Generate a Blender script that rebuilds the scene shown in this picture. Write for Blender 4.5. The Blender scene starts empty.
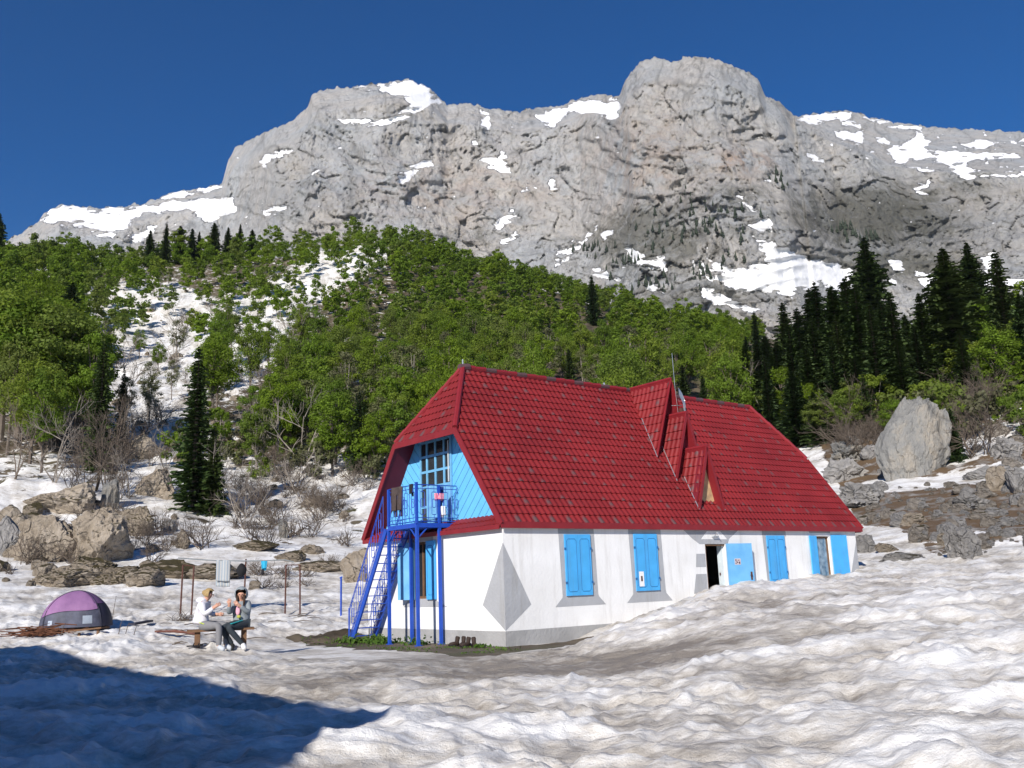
import bpy, bmesh, math, random
import numpy as np
from mathutils import Vector, Matrix, noise as mn
R_ = math.radians
random.seed(7)
rng = np.random.default_rng(7)
sc = bpy.context.scene
COL = sc.collection

# ------------------------------------------------------------------ camera
FPX, PITCH, ROLL, EYE = 920.4, R_(12.267), R_(-2.062), 1.503
cp, sp, cr, sr = math.cos(PITCH), math.sin(PITCH), math.cos(ROLL), math.sin(ROLL)
CF = Vector((0, cp, sp)); U0 = Vector((0, -sp, cp)); R0 = Vector((1, 0, 0))
CR = R0 * cr + U0 * sr; CU = -R0 * sr + U0 * cr
CPOS = Vector((0, 0, EYE))
cam = bpy.data.objects.new('camera', bpy.data.cameras.new('camera')); COL.objects.link(cam)
cam.matrix_world = Matrix(((CR.x, CU.x, -CF.x, 0), (CR.y, CU.y, -CF.y, 0), (CR.z, CU.z, -CF.z, EYE), (0, 0, 0, 1)))
cam.data.sensor_width = 36; cam.data.lens = 36 * FPX / 1024; cam.data.clip_start = .1; cam.data.clip_end = 8000
sc.camera = cam

def ray(px, py):
    return (CF + CR * ((px - 512) / FPX) - CU * ((py - 384) / FPX)).normalized()
def azel(px, py):
    d = ray(px, py)
    return math.degrees(math.atan2(d.x, d.y)), math.degrees(math.atan2(d.z, math.hypot(d.x, d.y)))
def to_px(x, y, z):
    dx, dy, dz = x, y, z - EYE
    zc = dx * CF.x + dy * CF.y + dz * CF.z
    xc = dx * CR.x + dy * CR.y + dz * CR.z
    yc = dx * CU.x + dy * CU.y + dz * CU.z
    return 512 + FPX * xc / zc, 384 - FPX * yc / zc

# ------------------------------------------------------------------ noise
def _h(ix, iy, s):
    n = (ix.astype(np.int64) * 374761393 + iy.astype(np.int64) * 668265263 + s * 2147483647) & 0xffffffff
    n = ((n ^ (n >> 13)) * 1274126177) & 0xffffffff
    n = n ^ (n >> 16)
    return n
def pn(x, y, s=0):
    x = np.asarray(x, float); y = np.asarray(y, float)
    ix = np.floor(x); iy = np.floor(y); fx = x - ix; fy = y - iy
    ux = fx * fx * fx * (fx * (fx * 6 - 15) + 10); uy = fy * fy * fy * (fy * (fy * 6 - 15) + 10)
    def g(ax, ay):
        a = _h(ix + ax, iy + ay, s) / 4294967296.0 * 2 * math.pi
        return np.cos(a) * (fx - ax) + np.sin(a) * (fy - ay)
    a = g(0, 0); b = g(1, 0); c = g(0, 1); d = g(1, 1)
    return (a + (b - a) * ux + (c - a) * uy + (a - b - c + d) * ux * uy) * 1.5
def fbm(x, y, s=0, o=4, g=.5):
    t = 0; a = 1
    for i in range(o):
        t = t + a * pn(x, y, s + i); x = x * 2.03; y = y * 2.03; a *= g
    return t

def facets(x, y, s=0, tilt=1.):
    ix = np.floor(x); iy = np.floor(y); best = np.full(np.shape(x), 9.); h = np.zeros(np.shape(x)); sec = np.full(np.shape(x), 9.)
    for ax in (-1, 0, 1):
        for ay in (-1, 0, 1):
            cx = ix + ax; cy = iy + ay; a = _h(cx, cy, s) / 4294967296.; b = _h(cx, cy, s + 7) / 4294967296.; c = _h(cx, cy, s + 13) / 4294967296.; e = _h(cx, cy, s + 19) / 4294967296.; g = _h(cx, cy, s + 29) / 4294967296.
            dx = x - (cx + a); dy = y - (cy + b); d = dx * dx + dy * dy; v = (c - .5) + tilt * ((e - .5) * dx + (g - .5) * dy)
            k = d < best; sec = np.where(k, best, np.minimum(sec, d)); h = np.where(k, v, h); best = np.where(k, d, best)
    return h, np.sqrt(sec) - np.sqrt(best)

# ------------------------------------------------------------------ materials
def nd(nt, t, **k):
    n = nt.nodes.new(t)
    for a, b in k.items(): setattr(n, a, b)
    return n
def mat(name, c, rough=.8, var=.12, vscale=6., bump=0., bscale=30., c2=None, spec=.3, metal=0., voro=False):
    m = bpy.data.materials.new(name); m.use_nodes = True; nt = m.node_tree; L = nt.links
    p = nt.nodes['Principled BSDF']; p.inputs['Roughness'].default_value = rough; p.inputs['Metallic'].default_value = metal
    p.inputs['Specular IOR Level'].default_value = spec
    tc = nd(nt, 'ShaderNodeTexCoord'); no = nd(nt, 'ShaderNodeTexNoise'); no.inputs['Scale'].default_value = vscale; no.inputs['Detail'].default_value = 5
    L.new(tc.outputs['Object'], no.inputs['Vector'])
    r = nd(nt, 'ShaderNodeValToRGB'); r.color_ramp.elements[0].position = .3; r.color_ramp.elements[1].position = .7
    a = c2 if c2 else tuple(x * (1 - var) for x in c); b = c if c2 else tuple(min(1, x * (1 + var)) for x in c)
    r.color_ramp.elements[0].color = (*a, 1); r.color_ramp.elements[1].color = (*b, 1)
    L.new(no.outputs['Fac'], r.inputs['Fac']); L.new(r.outputs['Color'], p.inputs['Base Color'])
    if bump:
        n2 = nd(nt, 'ShaderNodeTexNoise'); n2.inputs['Scale'].default_value = bscale; n2.inputs['Detail'].default_value = 6
        L.new(tc.outputs['Object'], n2.inputs['Vector'])
        bp = nd(nt, 'ShaderNodeBump'); bp.inputs['Strength'].default_value = bump; bp.inputs['Distance'].default_value = .05
        L.new(n2.outputs['Fac'], bp.inputs['Height']); L.new(bp.outputs['Normal'], p.inputs['Normal'])
    return m
def leafmat(name, cols, trans=.35):
    m = bpy.data.materials.new(name); m.use_nodes = True; nt = m.node_tree; L = nt.links
    p = nt.nodes['Principled BSDF']; p.inputs['Roughness'].default_value = .6; p.inputs['Specular IOR Level'].default_value = .2
    oi = nd(nt, 'ShaderNodeObjectInfo'); at = nd(nt, 'ShaderNodeAttribute', attribute_name='tint')
    ad = nd(nt, 'ShaderNodeMath', operation='ADD'); L.new(oi.outputs['Random'], ad.inputs[0]); L.new(at.outputs['Fac'], ad.inputs[1])
    fr = nd(nt, 'ShaderNodeMath', operation='FRACT'); L.new(ad.outputs[0], fr.inputs[0])
    r = nd(nt, 'ShaderNodeValToRGB'); cr_ = r.color_ramp
    while len(cr_.elements) < len(cols): cr_.elements.new(.5)
    for i, c in enumerate(cols):
        cr_.elements[i].position = i / (len(cols) - 1); cr_.elements[i].color = (*c, 1)
    L.new(fr.outputs[0], r.inputs['Fac'])
    tc = nd(nt, 'ShaderNodeTexCoord'); no = nd(nt, 'ShaderNodeTexNoise'); no.inputs['Scale'].default_value = .7; no.inputs['Detail'].default_value = 3
    L.new(tc.outputs['Object'], no.inputs['Vector'])
    mr = nd(nt, 'ShaderNodeMapRange'); mr.inputs[1].default_value = .3; mr.inputs[2].default_value = .7; mr.inputs[3].default_value = .7; mr.inputs[4].default_value = 1.3
    L.new(no.outputs['Fac'], mr.inputs[0])
    mx = nd(nt, 'ShaderNodeVectorMath', operation='SCALE'); L.new(r.outputs['Color'], mx.inputs[0]); L.new(mr.outputs[0], mx.inputs['Scale'])
    L.new(mx.outputs[0], p.inputs['Base Color'])
    tr = nd(nt, 'ShaderNodeBsdfTranslucent'); L.new(mx.outputs[0], tr.inputs['Color'])
    ms = nd(nt, 'ShaderNodeMixShader'); ms.inputs[0].default_value = trans
    L.new(p.outputs[0], ms.inputs[1]); L.new(tr.outputs[0], ms.inputs[2]); L.new(ms.outputs[0], nt.nodes['Material Output'].inputs['Surface'])
    return m

def rockmat(name, c1, c2, c3, moss=0.0, s=1.0):
    m = bpy.data.materials.new(name); m.use_nodes = True; nt = m.node_tree; L = nt.links
    p = nt.nodes['Principled BSDF']; p.inputs['Roughness'].default_value = .9; p.inputs['Specular IOR Level'].default_value = .2
    tc = nd(nt, 'ShaderNodeTexCoord')
    n1 = nd(nt, 'ShaderNodeTexNoise'); n1.inputs['Scale'].default_value = 1.3 * s; n1.inputs['Detail'].default_value = 12; n1.inputs['Roughness'].default_value = .75
    L.new(tc.outputs['Object'], n1.inputs['Vector'])
    r = nd(nt, 'ShaderNodeValToRGB'); e = r.color_ramp.elements; e[0].position = .32; e[0].color = (*c1, 1); e[1].position = .68; e[1].color = (*c3, 1)
    k = e.new(.5); k.color = (*c2, 1)
    L.new(n1.outputs['Fac'], r.inputs['Fac'])
    vo = nd(nt, 'ShaderNodeTexVoronoi', feature='DISTANCE_TO_EDGE'); vo.inputs['Scale'].default_value = .42 * s
    n3 = nd(nt, 'ShaderNodeTexNoise'); n3.inputs['Scale'].default_value = 1.5 * s; L.new(tc.outputs['Object'], n3.inputs['Vector'])
    va = nd(nt, 'ShaderNodeVectorMath', operation='ADD'); L.new(tc.outputs['Object'], va.inputs[0]); L.new(n3.outputs['Color'], va.inputs[1]); L.new(va.outputs[0], vo.inputs['Vector'])
    cr2 = nd(nt, 'ShaderNodeMapRange'); cr2.inputs[1].default_value = 0; cr2.inputs[2].default_value = .02; cr2.inputs[3].default_value = .6; cr2.inputs[4].default_value = 1
    L.new(vo.outputs['Distance'], cr2.inputs[0])
    sc_ = nd(nt, 'ShaderNodeVectorMath', operation='SCALE'); L.new(r.outputs['Color'], sc_.inputs[0]); L.new(cr2.outputs[0], sc_.inputs['Scale'])
    out = sc_.outputs[0]
    if moss:
        ge = nd(nt, 'ShaderNodeNewGeometry'); sx = nd(nt, 'ShaderNodeSeparateXYZ'); L.new(ge.outputs['Normal'], sx.inputs[0])
        n4 = nd(nt, 'ShaderNodeTexNoise'); n4.inputs['Scale'].default_value = 1.1 * s; n4.inputs['Detail'].default_value = 5; L.new(tc.outputs['Object'], n4.inputs['Vector'])
        mu = nd(nt, 'ShaderNodeMath', operation='ADD'); L.new(sx.outputs['Z'], mu.inputs[0]); L.new(n4.outputs['Fac'], mu.inputs[1])
        mm = nd(nt, 'ShaderNodeMapRange'); mm.inputs[1].default_value = 1.5 - moss; mm.inputs[2].default_value = 1.6 - moss; L.new(mu.outputs[0], mm.inputs[0])
        mix = nd(nt, 'ShaderNodeMix', data_type='RGBA'); L.new(mm.outputs[0], mix.inputs[0]); L.new(out, mix.inputs[6]); mix.inputs[7].default_value = (.075, .062, .03, 1)
        out = mix.outputs[2]
    L.new(out, p.inputs['Base Color'])
    n2 = nd(nt, 'ShaderNodeTexNoise'); n2.inputs['Scale'].default_value = 2.5 * s; n2.inputs['Detail'].default_value = 10; n2.inputs['Roughness'].default_value = .7
    L.new(tc.outputs['Object'], n2.inputs['Vector'])
    mulc = nd(nt, 'ShaderNodeMath', operation='MULTIPLY'); L.new(n2.outputs['Fac'], mulc.inputs[0]); L.new(cr2.outputs[0], mulc.inputs[1])
    bp = nd(nt, 'ShaderNodeBump'); bp.inputs['Strength'].default_value = 1; bp.inputs['Distance'].default_value = .5 / s
    L.new(mulc.outputs[0], bp.inputs['Height']); L.new(bp.outputs['Normal'], p.inputs['Normal'])
    return m

M = {}
M['white'] = mat('white_plaster', (.86, .86, .855), .85, .04, 1.2, .15, 14, c2=(.77, .765, .75))
def streaks(m, col, f):
    nt = m.node_tree; L = nt.links; p = nt.nodes['Principled BSDF']; src = p.inputs['Base Color'].links[0].from_socket
    tc = nd(nt, 'ShaderNodeTexCoord'); mp = nd(nt, 'ShaderNodeMapping'); mp.inputs['Scale'].default_value = (3.2, 3.2, .28); n = nd(nt, 'ShaderNodeTexNoise'); n.inputs['Scale'].default_value = 1.6; n.inputs['Detail'].default_value = 8; n.inputs['Roughness'].default_value = .65
    L.new(tc.outputs['Object'], mp.inputs[0]); L.new(mp.outputs[0], n.inputs['Vector']); r = nd(nt, 'ShaderNodeMapRange'); r.inputs[1].default_value = .52; r.inputs[2].default_value = .74; r.inputs[4].default_value = f; L.new(n.outputs['Fac'], r.inputs[0])
    mx = nd(nt, 'ShaderNodeMix', data_type='RGBA'); mx.inputs[7].default_value = (*col, 1); L.new(r.outputs[0], mx.inputs[0]); L.new(src, mx.inputs[6]); L.new(mx.outputs[2], p.inputs['Base Color'])
streaks(M['white'], (.52, .50, .47), .5)
M['grey'] = mat('grey_paint', (.40, .41, .43), .85, .06, 2, .2, 14)
M['plinth'] = mat('plinth_paint', (.36, .36, .36), .9, .1, 2, .3, 14)
M['blue'] = mat('sky_blue_paint', (.07, .40, .80), .55, .08, 3, .05, 8)
M['bluelight'] = mat('faded_blue_paint', (.18, .46, .74), .5, .1, 3, .05, 8, c2=(.12, .36, .66))
streaks(M['blue'], (.10, .30, .55), .6); streaks(M['grey'], (.30, .29, .27), .6); M['gable'] = None
M['rail'] = mat('deep_blue_enamel', (.015, .07, .42), .4, .1, 8)
M['redtrim'] = mat('red_sheet_trim', (.22, .018, .024), .5, .1, 3)
M['soffit'] = mat('maroon_soffit', (.16, .012, .022), .6, .1, 3)
M['glass'] = mat('dark_glass', (.02, .025, .03), .12, .2, 2, spec=.6)
M['curtain'] = mat('curtained_glass', (.30, .42, .52), .15, .3, 5, c2=(.05, .12, .2), spec=.6)
M['framew'] = mat('pale_frame_paint', (.55, .62, .66), .6, .1, 5)
M['brownwood'] = mat('brown_wood', (.16, .09, .05), .8, .2, 8, .2, 30)
M['board'] = mat('weathered_plywood', (.62, .42, .22), .8, .2, 5, c2=(.35, .24, .14))
M['interior'] = mat('dark_interior', (.10, .07, .05), .9)
M['iron'] = mat('rusty_iron', (.10, .045, .035), .8, .3, 12)
M['steel'] = mat('galvanised_steel', (.55, .57, .58), .35, .1, 5, metal=.7)
M['wire'] = mat('grey_line', (.25, .27, .28), .6)
M['bark'] = mat('grey_bark', (.13, .105, .085), .9, .3, 3, .3, 10)
M['barkpale'] = mat('pale_bark', (.24, .21, .18), .9, .3, 3, .3, 10)
M['twig'] = mat('bare_twigs', (.12, .095, .075), .9, .25, 2)
M['leaf'] = leafmat('spring_leaves', [(.135, .215, .018), (.185, .265, .02), (.15, .24, .025), (.205, .265, .034), (.12, .195, .02), (.185, .23, .05)], .5)
M['leafb'] = leafmat('budding_leaves', [(.13, .14, .06), (.15, .16, .065), (.12, .12, .065)], .3)
M['needle'] = leafmat('dark_needles', [(.042, .075, .02), (.058, .092, .023), (.038, .066, .02), (.07, .10, .026)], .15)
M['firfar'] = leafmat('far_needles', [(.05, .065, .045), (.06, .075, .05)], .1)
M['grass'] = leafmat('grass_green', [(.07, .14, .02), (.10, .17, .03)], .3)
M['rocktan'] = rockmat('tan_limestone', (.24, .195, .145), (.38, .32, .25), (.50, .44, .37), .25)
M['rockmoss'] = rockmat('mossy_limestone', (.17, .14, .11), (.30, .25, .19), (.42, .36, .29), .5)
M['rockgrey'] = rockmat('grey_limestone', (.20, .195, .19), (.34, .325, .31), (.47, .45, .43), .1)
M['rockpale'] = rockmat('pale_limestone', (.16, .16, .16), (.29, .285, .27), (.44, .38, .30), .1, .5)

def gable_mat():
    m = mat('blue_planks', (.14, .50, .86), .55, .06, 2); nt = m.node_tree; L = nt.links
    p = nt.nodes['Principled BSDF']; tc = nd(nt, 'ShaderNodeTexCoord')
    mp = nd(nt, 'ShaderNodeMapping'); mp.inputs['Rotation'].default_value = (R_(0), 0, 0)
    sx = nd(nt, 'ShaderNodeSeparateXYZ'); L.new(tc.outputs['Object'], sx.inputs[0])
    # planks run diagonally: coordinate = y + z (mirrored about the centre line)
    ms = nd(nt, 'ShaderNodeMath', operation='SUBTRACT'); L.new(sx.outputs['Y'], ms.inputs[0]); ms.inputs[1].default_value = 3.75
    ab = nd(nt, 'ShaderNodeMath', operation='ABSOLUTE'); L.new(ms.outputs[0], ab.inputs[0])
    ad = nd(nt, 'ShaderNodeMath', operation='SUBTRACT'); L.new(sx.outputs['Z'], ad.inputs[0]); L.new(ab.outputs[0], ad.inputs[1])
    mu = nd(nt, 'ShaderNodeMath', operation='MULTIPLY'); L.new(ad.outputs[0], mu.inputs[0]); mu.inputs[1].default_value = 3.0
    fr = nd(nt, 'ShaderNodeMath', operation='FRACT'); L.new(mu.outputs[0], fr.inputs[0])
    pp = nd(nt, 'ShaderNodeMath', operation='PINGPONG'); L.new(fr.outputs[0], pp.inputs[0]); pp.inputs[1].default_value = .5
    mr = nd(nt, 'ShaderNodeMapRange'); mr.inputs[2].default_value = .06; L.new(pp.outputs[0], mr.inputs[0])
    bp = nd(nt, 'ShaderNodeBump'); bp.inputs['Strength'].default_value = 1; bp.inputs['Distance'].default_value = .02
    L.new(mr.outputs[0], bp.inputs['Height']); L.new(bp.outputs['Normal'], p.inputs['Normal'])
    r = [n for n in nt.nodes if n.type == 'VALTORGB'][0]
    m2 = nd(nt, 'ShaderNodeMapRange'); m2.inputs[2].default_value = .07; m2.inputs[3].default_value = .84; m2.inputs[4].default_value = 1; L.new(pp.outputs[0], m2.inputs[0])
    s2 = nd(nt, 'ShaderNodeVectorMath', operation='SCALE'); L.new(r.outputs[0], s2.inputs[0]); L.new(m2.outputs[0], s2.inputs['Scale']); L.new(s2.outputs[0], p.inputs['Base Color'])
    return m
M['gable'] = gable_mat()

def roof_mat():
    m = mat('red_metal_tiles', (.235, .021, .023), .5, .12, .8, c2=(.165, .015, .017), spec=.3); nt = m.node_tree; L = nt.links
    p = nt.nodes['Principled BSDF']; r = [n for n in nt.nodes if n.type == 'VALTORGB'][0]
    at = nd(nt, 'ShaderNodeAttribute', attribute_name='worn')
    mix = nd(nt, 'ShaderNodeMix', data_type='RGBA'); mix.inputs[7].default_value = (.12, .062, .064, 1)
    L.new(at.outputs['Fac'], mix.inputs[0]); L.new(r.outputs[0], mix.inputs[6]); L.new(mix.outputs[2], p.inputs['Base Color'])
    return m
M['roof'] = roof_mat()

# ------------------------------------------------------------------ object helpers
def tag(o, label=None, cat=None, group=None, kind=None):
    if label: o['label'] = label
    if cat: o['category'] = cat
    if group: o['group'] = group
    if kind: o['kind'] = kind
    return o
def thing(name, label, cat, loc=(0, 0, 0), rz=0, group=None):
    o = bpy.data.objects.new(name, None); COL.objects.link(o); o.location = loc; o.rotation_euler = (0, 0, rz)
    o.empty_display_size = .3
    return tag(o, label, cat, group)
def link_mesh(name, me, parent=None):
    o = bpy.data.objects.new(name, me); COL.objects.link(o)
    if parent: o.parent = parent
    return o
def npmesh(name, v, f, mats, mi=None, smooth=False, attrs=None):
    v = np.asarray(v, np.float32).reshape(-1, 3); me = bpy.data.meshes.new(name)
    f = np.asarray(f, np.int32); n = f.shape[1]
    me.vertices.add(len(v)); me.vertices.foreach_set('co', v.ravel())
    me.loops.add(f.size); me.loops.foreach_set('vertex_index', f.ravel())
    me.polygons.add(len(f)); me.polygons.foreach_set('loop_start', np.arange(0, f.size, n, dtype=np.int32)); me.polygons.foreach_set('loop_total', np.full(len(f), n, np.int32))
    for m in mats: me.materials.append(m)
    if mi is not None: me.polygons.foreach_set('material_index', np.asarray(mi, np.int32))
    me.update(calc_edges=True)
    if smooth: me.polygons.foreach_set('use_smooth', np.ones(len(f), bool))
    for k, a in (attrs or {}).items():
        at = me.attributes.new(k, 'FLOAT', 'POINT'); at.data.foreach_set('value', np.asarray(a, np.float32))
    me.validate()
    return me
class MB:
    def __init__(s): s.v = []; s.f = []; s.m = []; s.T = Matrix.Identity(4)
    def add(s, vs, fs, mi=0):
        b = len(s.v); s.v += [tuple(s.T @ Vector(p)) for p in vs]
        s.f += [tuple(b + i for i in q) for q in fs]; s.m += [mi] * len(fs); return s
    def box(s, a, b, mi=0):
        x0, y0, z0 = a; x1, y1, z1 = b
        return s.add([(x0, y0, z0), (x1, y0, z0), (x1, y1, z0), (x0, y1, z0), (x0, y0, z1), (x1, y0, z1), (x1, y1, z1), (x0, y1, z1)],
              [(0, 3, 2, 1), (4, 5, 6, 7), (0, 1, 5, 4), (1, 2, 6, 5), (2, 3, 7, 6), (3, 0, 4, 7)], mi)
    def bar(s, a, b, w, h, mi=0):
        a = Vector(a); b = Vector(b); d = (b - a).normalized(); up = Vector((0, 0, 1)) if abs(d.z) < .95 else Vector((0, 1, 0))
        x = d.cross(up).normalized() * w / 2; y = x.cross(d).normalized() * h / 2
        return s.add([a - x - y, a + x - y, a + x + y, a - x + y, b - x - y, b + x - y, b + x + y, b - x + y],
              [(0, 3, 2, 1), (4, 5, 6, 7), (0, 1, 5, 4), (1, 2, 6, 5), (2, 3, 7, 6), (3, 0, 4, 7)], mi)
    def tube(s, pts, r, n=6, mi=0, closed=False, cap=True):
        pts = [Vector(p) for p in pts]; k = len(pts); vs = []
        rs = r if isinstance(r, (list, tuple)) else [r] * k
        for i, p in enumerate(pts):
            if closed: d = pts[(i + 1) % k] - pts[i - 1]
            else: d = pts[min(i + 1, k - 1)] - pts[max(i - 1, 0)]
            d.normalize(); up = Vector((0, 0, 1)) if abs(d.z) < .9 else Vector((1, 0, 0))
            x = d.cross(up).normalized(); y = d.cross(x)
            for j in range(n):
                a = 2 * math.pi * j / n; vs.append(p + (x * math.cos(a) + y * math.sin(a)) * rs[i])
        fs = []
        for i in range(k if closed else k - 1):
            i2 = (i + 1) % k
            for j in range(n):
                j2 = (j + 1) % n; fs.append((i * n + j, i * n + j2, i2 * n + j2, i2 * n + j))
        if cap and not closed: fs += [tuple(range(n))[::-1], tuple((k - 1) * n + j for j in range(n))]
        return s.add(vs, fs, mi)
    def poly(s, pts, mi=0): return s.add(pts, [tuple(range(len(pts)))], mi)
    def prism(s, pts, off, mi=0):
        n = len(pts); off = Vector(off); p2 = [Vector(p) + off for p in pts]
        return s.add([Vector(p) for p in pts] + p2, [tuple(range(n))[::-1], tuple(range(n, 2 * n))] + [(i, (i + 1) % n, n + (i + 1) % n, n + i) for i in range(n)], mi)
    def mesh(s, name, mats, smooth=False):
        me = bpy.data.meshes.new(name); me.from_pydata(s.v, [], s.f)
        for m in (mats if isinstance(mats, (list, tuple)) else [mats]): me.materials.append(m)
        me.polygons.foreach_set('material_index', s.m)
        bm = bmesh.new(); bm.from_mesh(me); bmesh.ops.recalc_face_normals(bm, faces=bm.faces); bm.to_mesh(me); bm.free()
        if smooth: me.polygons.foreach_set('use_smooth', [True] * len(me.polygons))
        me.update(); return me
    def build(s, name, mats, parent=None, smooth=False): return link_mesh(name, s.mesh(name, mats, smooth), parent)
def copy_tree(o, parent=None):
    c = o.copy(); COL.objects.link(c); c.parent = parent
    for ch in o.children: copy_tree(ch, c)
    return c

# ------------------------------------------------------------------ house frame
HP = Vector((-.382, 22.77, 0)); HA = R_(38.33)
UD = Vector((math.cos(HA), math.sin(HA), 0)); VD = Vector((-math.sin(HA), math.cos(HA), 0))
HL, HW, HE, HR, HH, HI, HI2 = 15.79, 6.90, 3.0, 7.765, 5.641, 1.394, 1.087
HM = HW / 2; VH = HM * (HH - HE) / (HR - HE)
def hw(u, v, z=0): return HP + UD * u + VD * v + Vector((0, 0, z))

# ------------------------------------------------------------------ terrain height
RK = np.array([.01, 3, 6, 10, 15, 20, 25, 32, 40, 55, 75, 110, 160, 230, 320, 420, 620])
def el2z(r, e): return EYE + r * math.tan(R_(e))
TAB = {
 -50: [-.1, -.1, -.1, -.05, .1, .25, .35, .55, 1.2] + [el2z(r, e) for r, e in zip(RK[9:], (1.5, 4, 7.5, 11, 14, 16.5, 14, 9))],
 -30: [-.1, -.15, -.15, -.1, .0, .15, .25, .45, 1.0] + [el2z(r, e) for r, e in zip(RK[9:], (1.6, 4.2, 7.7, 11, 14.9, 18.5, 15, 9))],
 -20: [-.1, -.15, -.15, -.1, .0, .12, .2, .4, .95] + [el2z(r, e) for r, e in zip(RK[9:], (1.6, 4.2, 7.6, 11.4, 16, 20.0, 16, 9))],
 -9: [-.1, -.15, -.15, -.1, .0, .0, .03, .2, .7] + [el2z(r, e) for r, e in zip(RK[9:], (1.4, 4, 7.6, 11.5, 16.6, 21.7, 17, 9))],
 -4: [-.1, -.15, -.15, -.12, -.04, -.02, .02, .15, .6] + [el2z(r, e) for r, e in zip(RK[9:], (1.4, 4, 7.5, 11.3, 15.9, 20.4, 16.5, 9))],
 3: [-.1, -.15, -.18, -.15, -.03, .05, .05, .1, .5] + [el2z(r, e) for r, e in zip(RK[9:], (1.4, 4, 7.2, 10.8, 14.8, 18.3, 15, 9))],
 6: [-.1, -.15, -.18, -.12, .05, .30, .5, .6, .8] + [el2z(r, e) for r, e in zip(RK[9:], (1.4, 4, 7, 10.5, 14.2, 16.9, 14.5, 9))],
 12: [-.1, -.15, -.18, -.08, .22, .72, 1.08, 1.22, 1.5] + [el2z(r, e) for r, e in zip(RK[9:], (1.6, 4.4, 7.5, 10, 13.0, 15.0, 13, 8.5))],
 17: [-.1, -.15, -.18, -.05, .3, .80, 1.12, 1.28, 1.7] + [el2z(r, e) for r, e in zip(RK[9:], (1.9, 5, 8.2, 10.3, 12.5, 13.9, 12, 8.5))],
 22: [-.1, -.15, -.18, -.02, .35, .82, 1.12, 1.26, 1.9] + [el2z(r, e) for r, e in zip(RK[9:], (2.8, 5.4, 9.3, 11, 12.5, 13.4, 12, 8.5))],
 30: [-.1, -.15, -.18, 0.02, .4, .84, 1.14, 1.36, 2.0] + [el2z(r, e) for r, e in zip(RK[9:], (3.2, 5.8, 9.0, 11, 12.6, 13.6, 12, 8.5))],
 50: [-.1, -.15, -.18, 0.02, .4, .84, 1.14, 1.4, 2.2] + [el2z(r, e) for r, e in zip(RK[9:], (3.2, 5.8, 9.0, 11, 12.6, 13.6, 12, 8.5))],
 90: [-.1, -.12, -.1, 0, .3, .6, .8, 1.2, 1.6] + [el2z(r, e) for r, e in zip(RK[9:], (1, 2, 3, 4, 5, 5, 4, 3))],
 180: [-.1, -.1, -.1, -.1, -.1, -.1, -.1, 0, 0] + [el2z(r, e) for r, e in zip(RK[9:], (0, .2, .5, .6, .6, .6, .5, .4))],
}
TAB[-90] = TAB[90]; TAB[-180] = TAB[180]
AK = np.array(sorted(TAB)); TT = np.array([TAB[a] for a in AK])
NA, NR = 721, 320
GA = np.linspace(-180, 180, NA); LR0, LR1 = math.log(1.0), math.log(700); GR = np.exp(np.linspace(LR0, LR1, NR))
tmp = np.array([np.interp(GR, RK, row) for row in TT])
G = np.array([np.interp(GA, AK, tmp[:, j]) for j in range(NR)]).T
def sm(g, w, ax):
    k = np.ones(w) / w
    return np.apply_along_axis(lambda a: np.convolve(np.pad(a, w // 2, mode='edge'), k, 'valid'), ax, g)
for _ in range(2): G = sm(G, 9, 1); G = sm(G, 7, 0)
HUT2_C = (-12.0, 2.5)
def house_uv(x, y):
    dx = x - HP.x; dy = y - HP.y
    return dx * UD.x + dy * UD.y, dx * VD.x + dy * VD.y
def lumps(x, y, r):
    n1 = fbm(x / 4.2, y / 4.2, 11, 3)
    xr = x * .9 + y * .43; yr = -x * .43 + y * .9
    wx = x + .35 * pn(x / 1.3, y / 1.3, 91); wy = y + .35 * pn(x / 1.3, y / 1.3, 92)
    n2 = fbm(wx / 1.5, wy / 1.15, 21, 3, .5)
    rd = 1 - np.abs(pn(wx / .85, wy / .62, 31)) * 2.2
    n3 = fbm(x / .33, y / .28, 41, 2)
    return n1, n2, rd, n3
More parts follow.
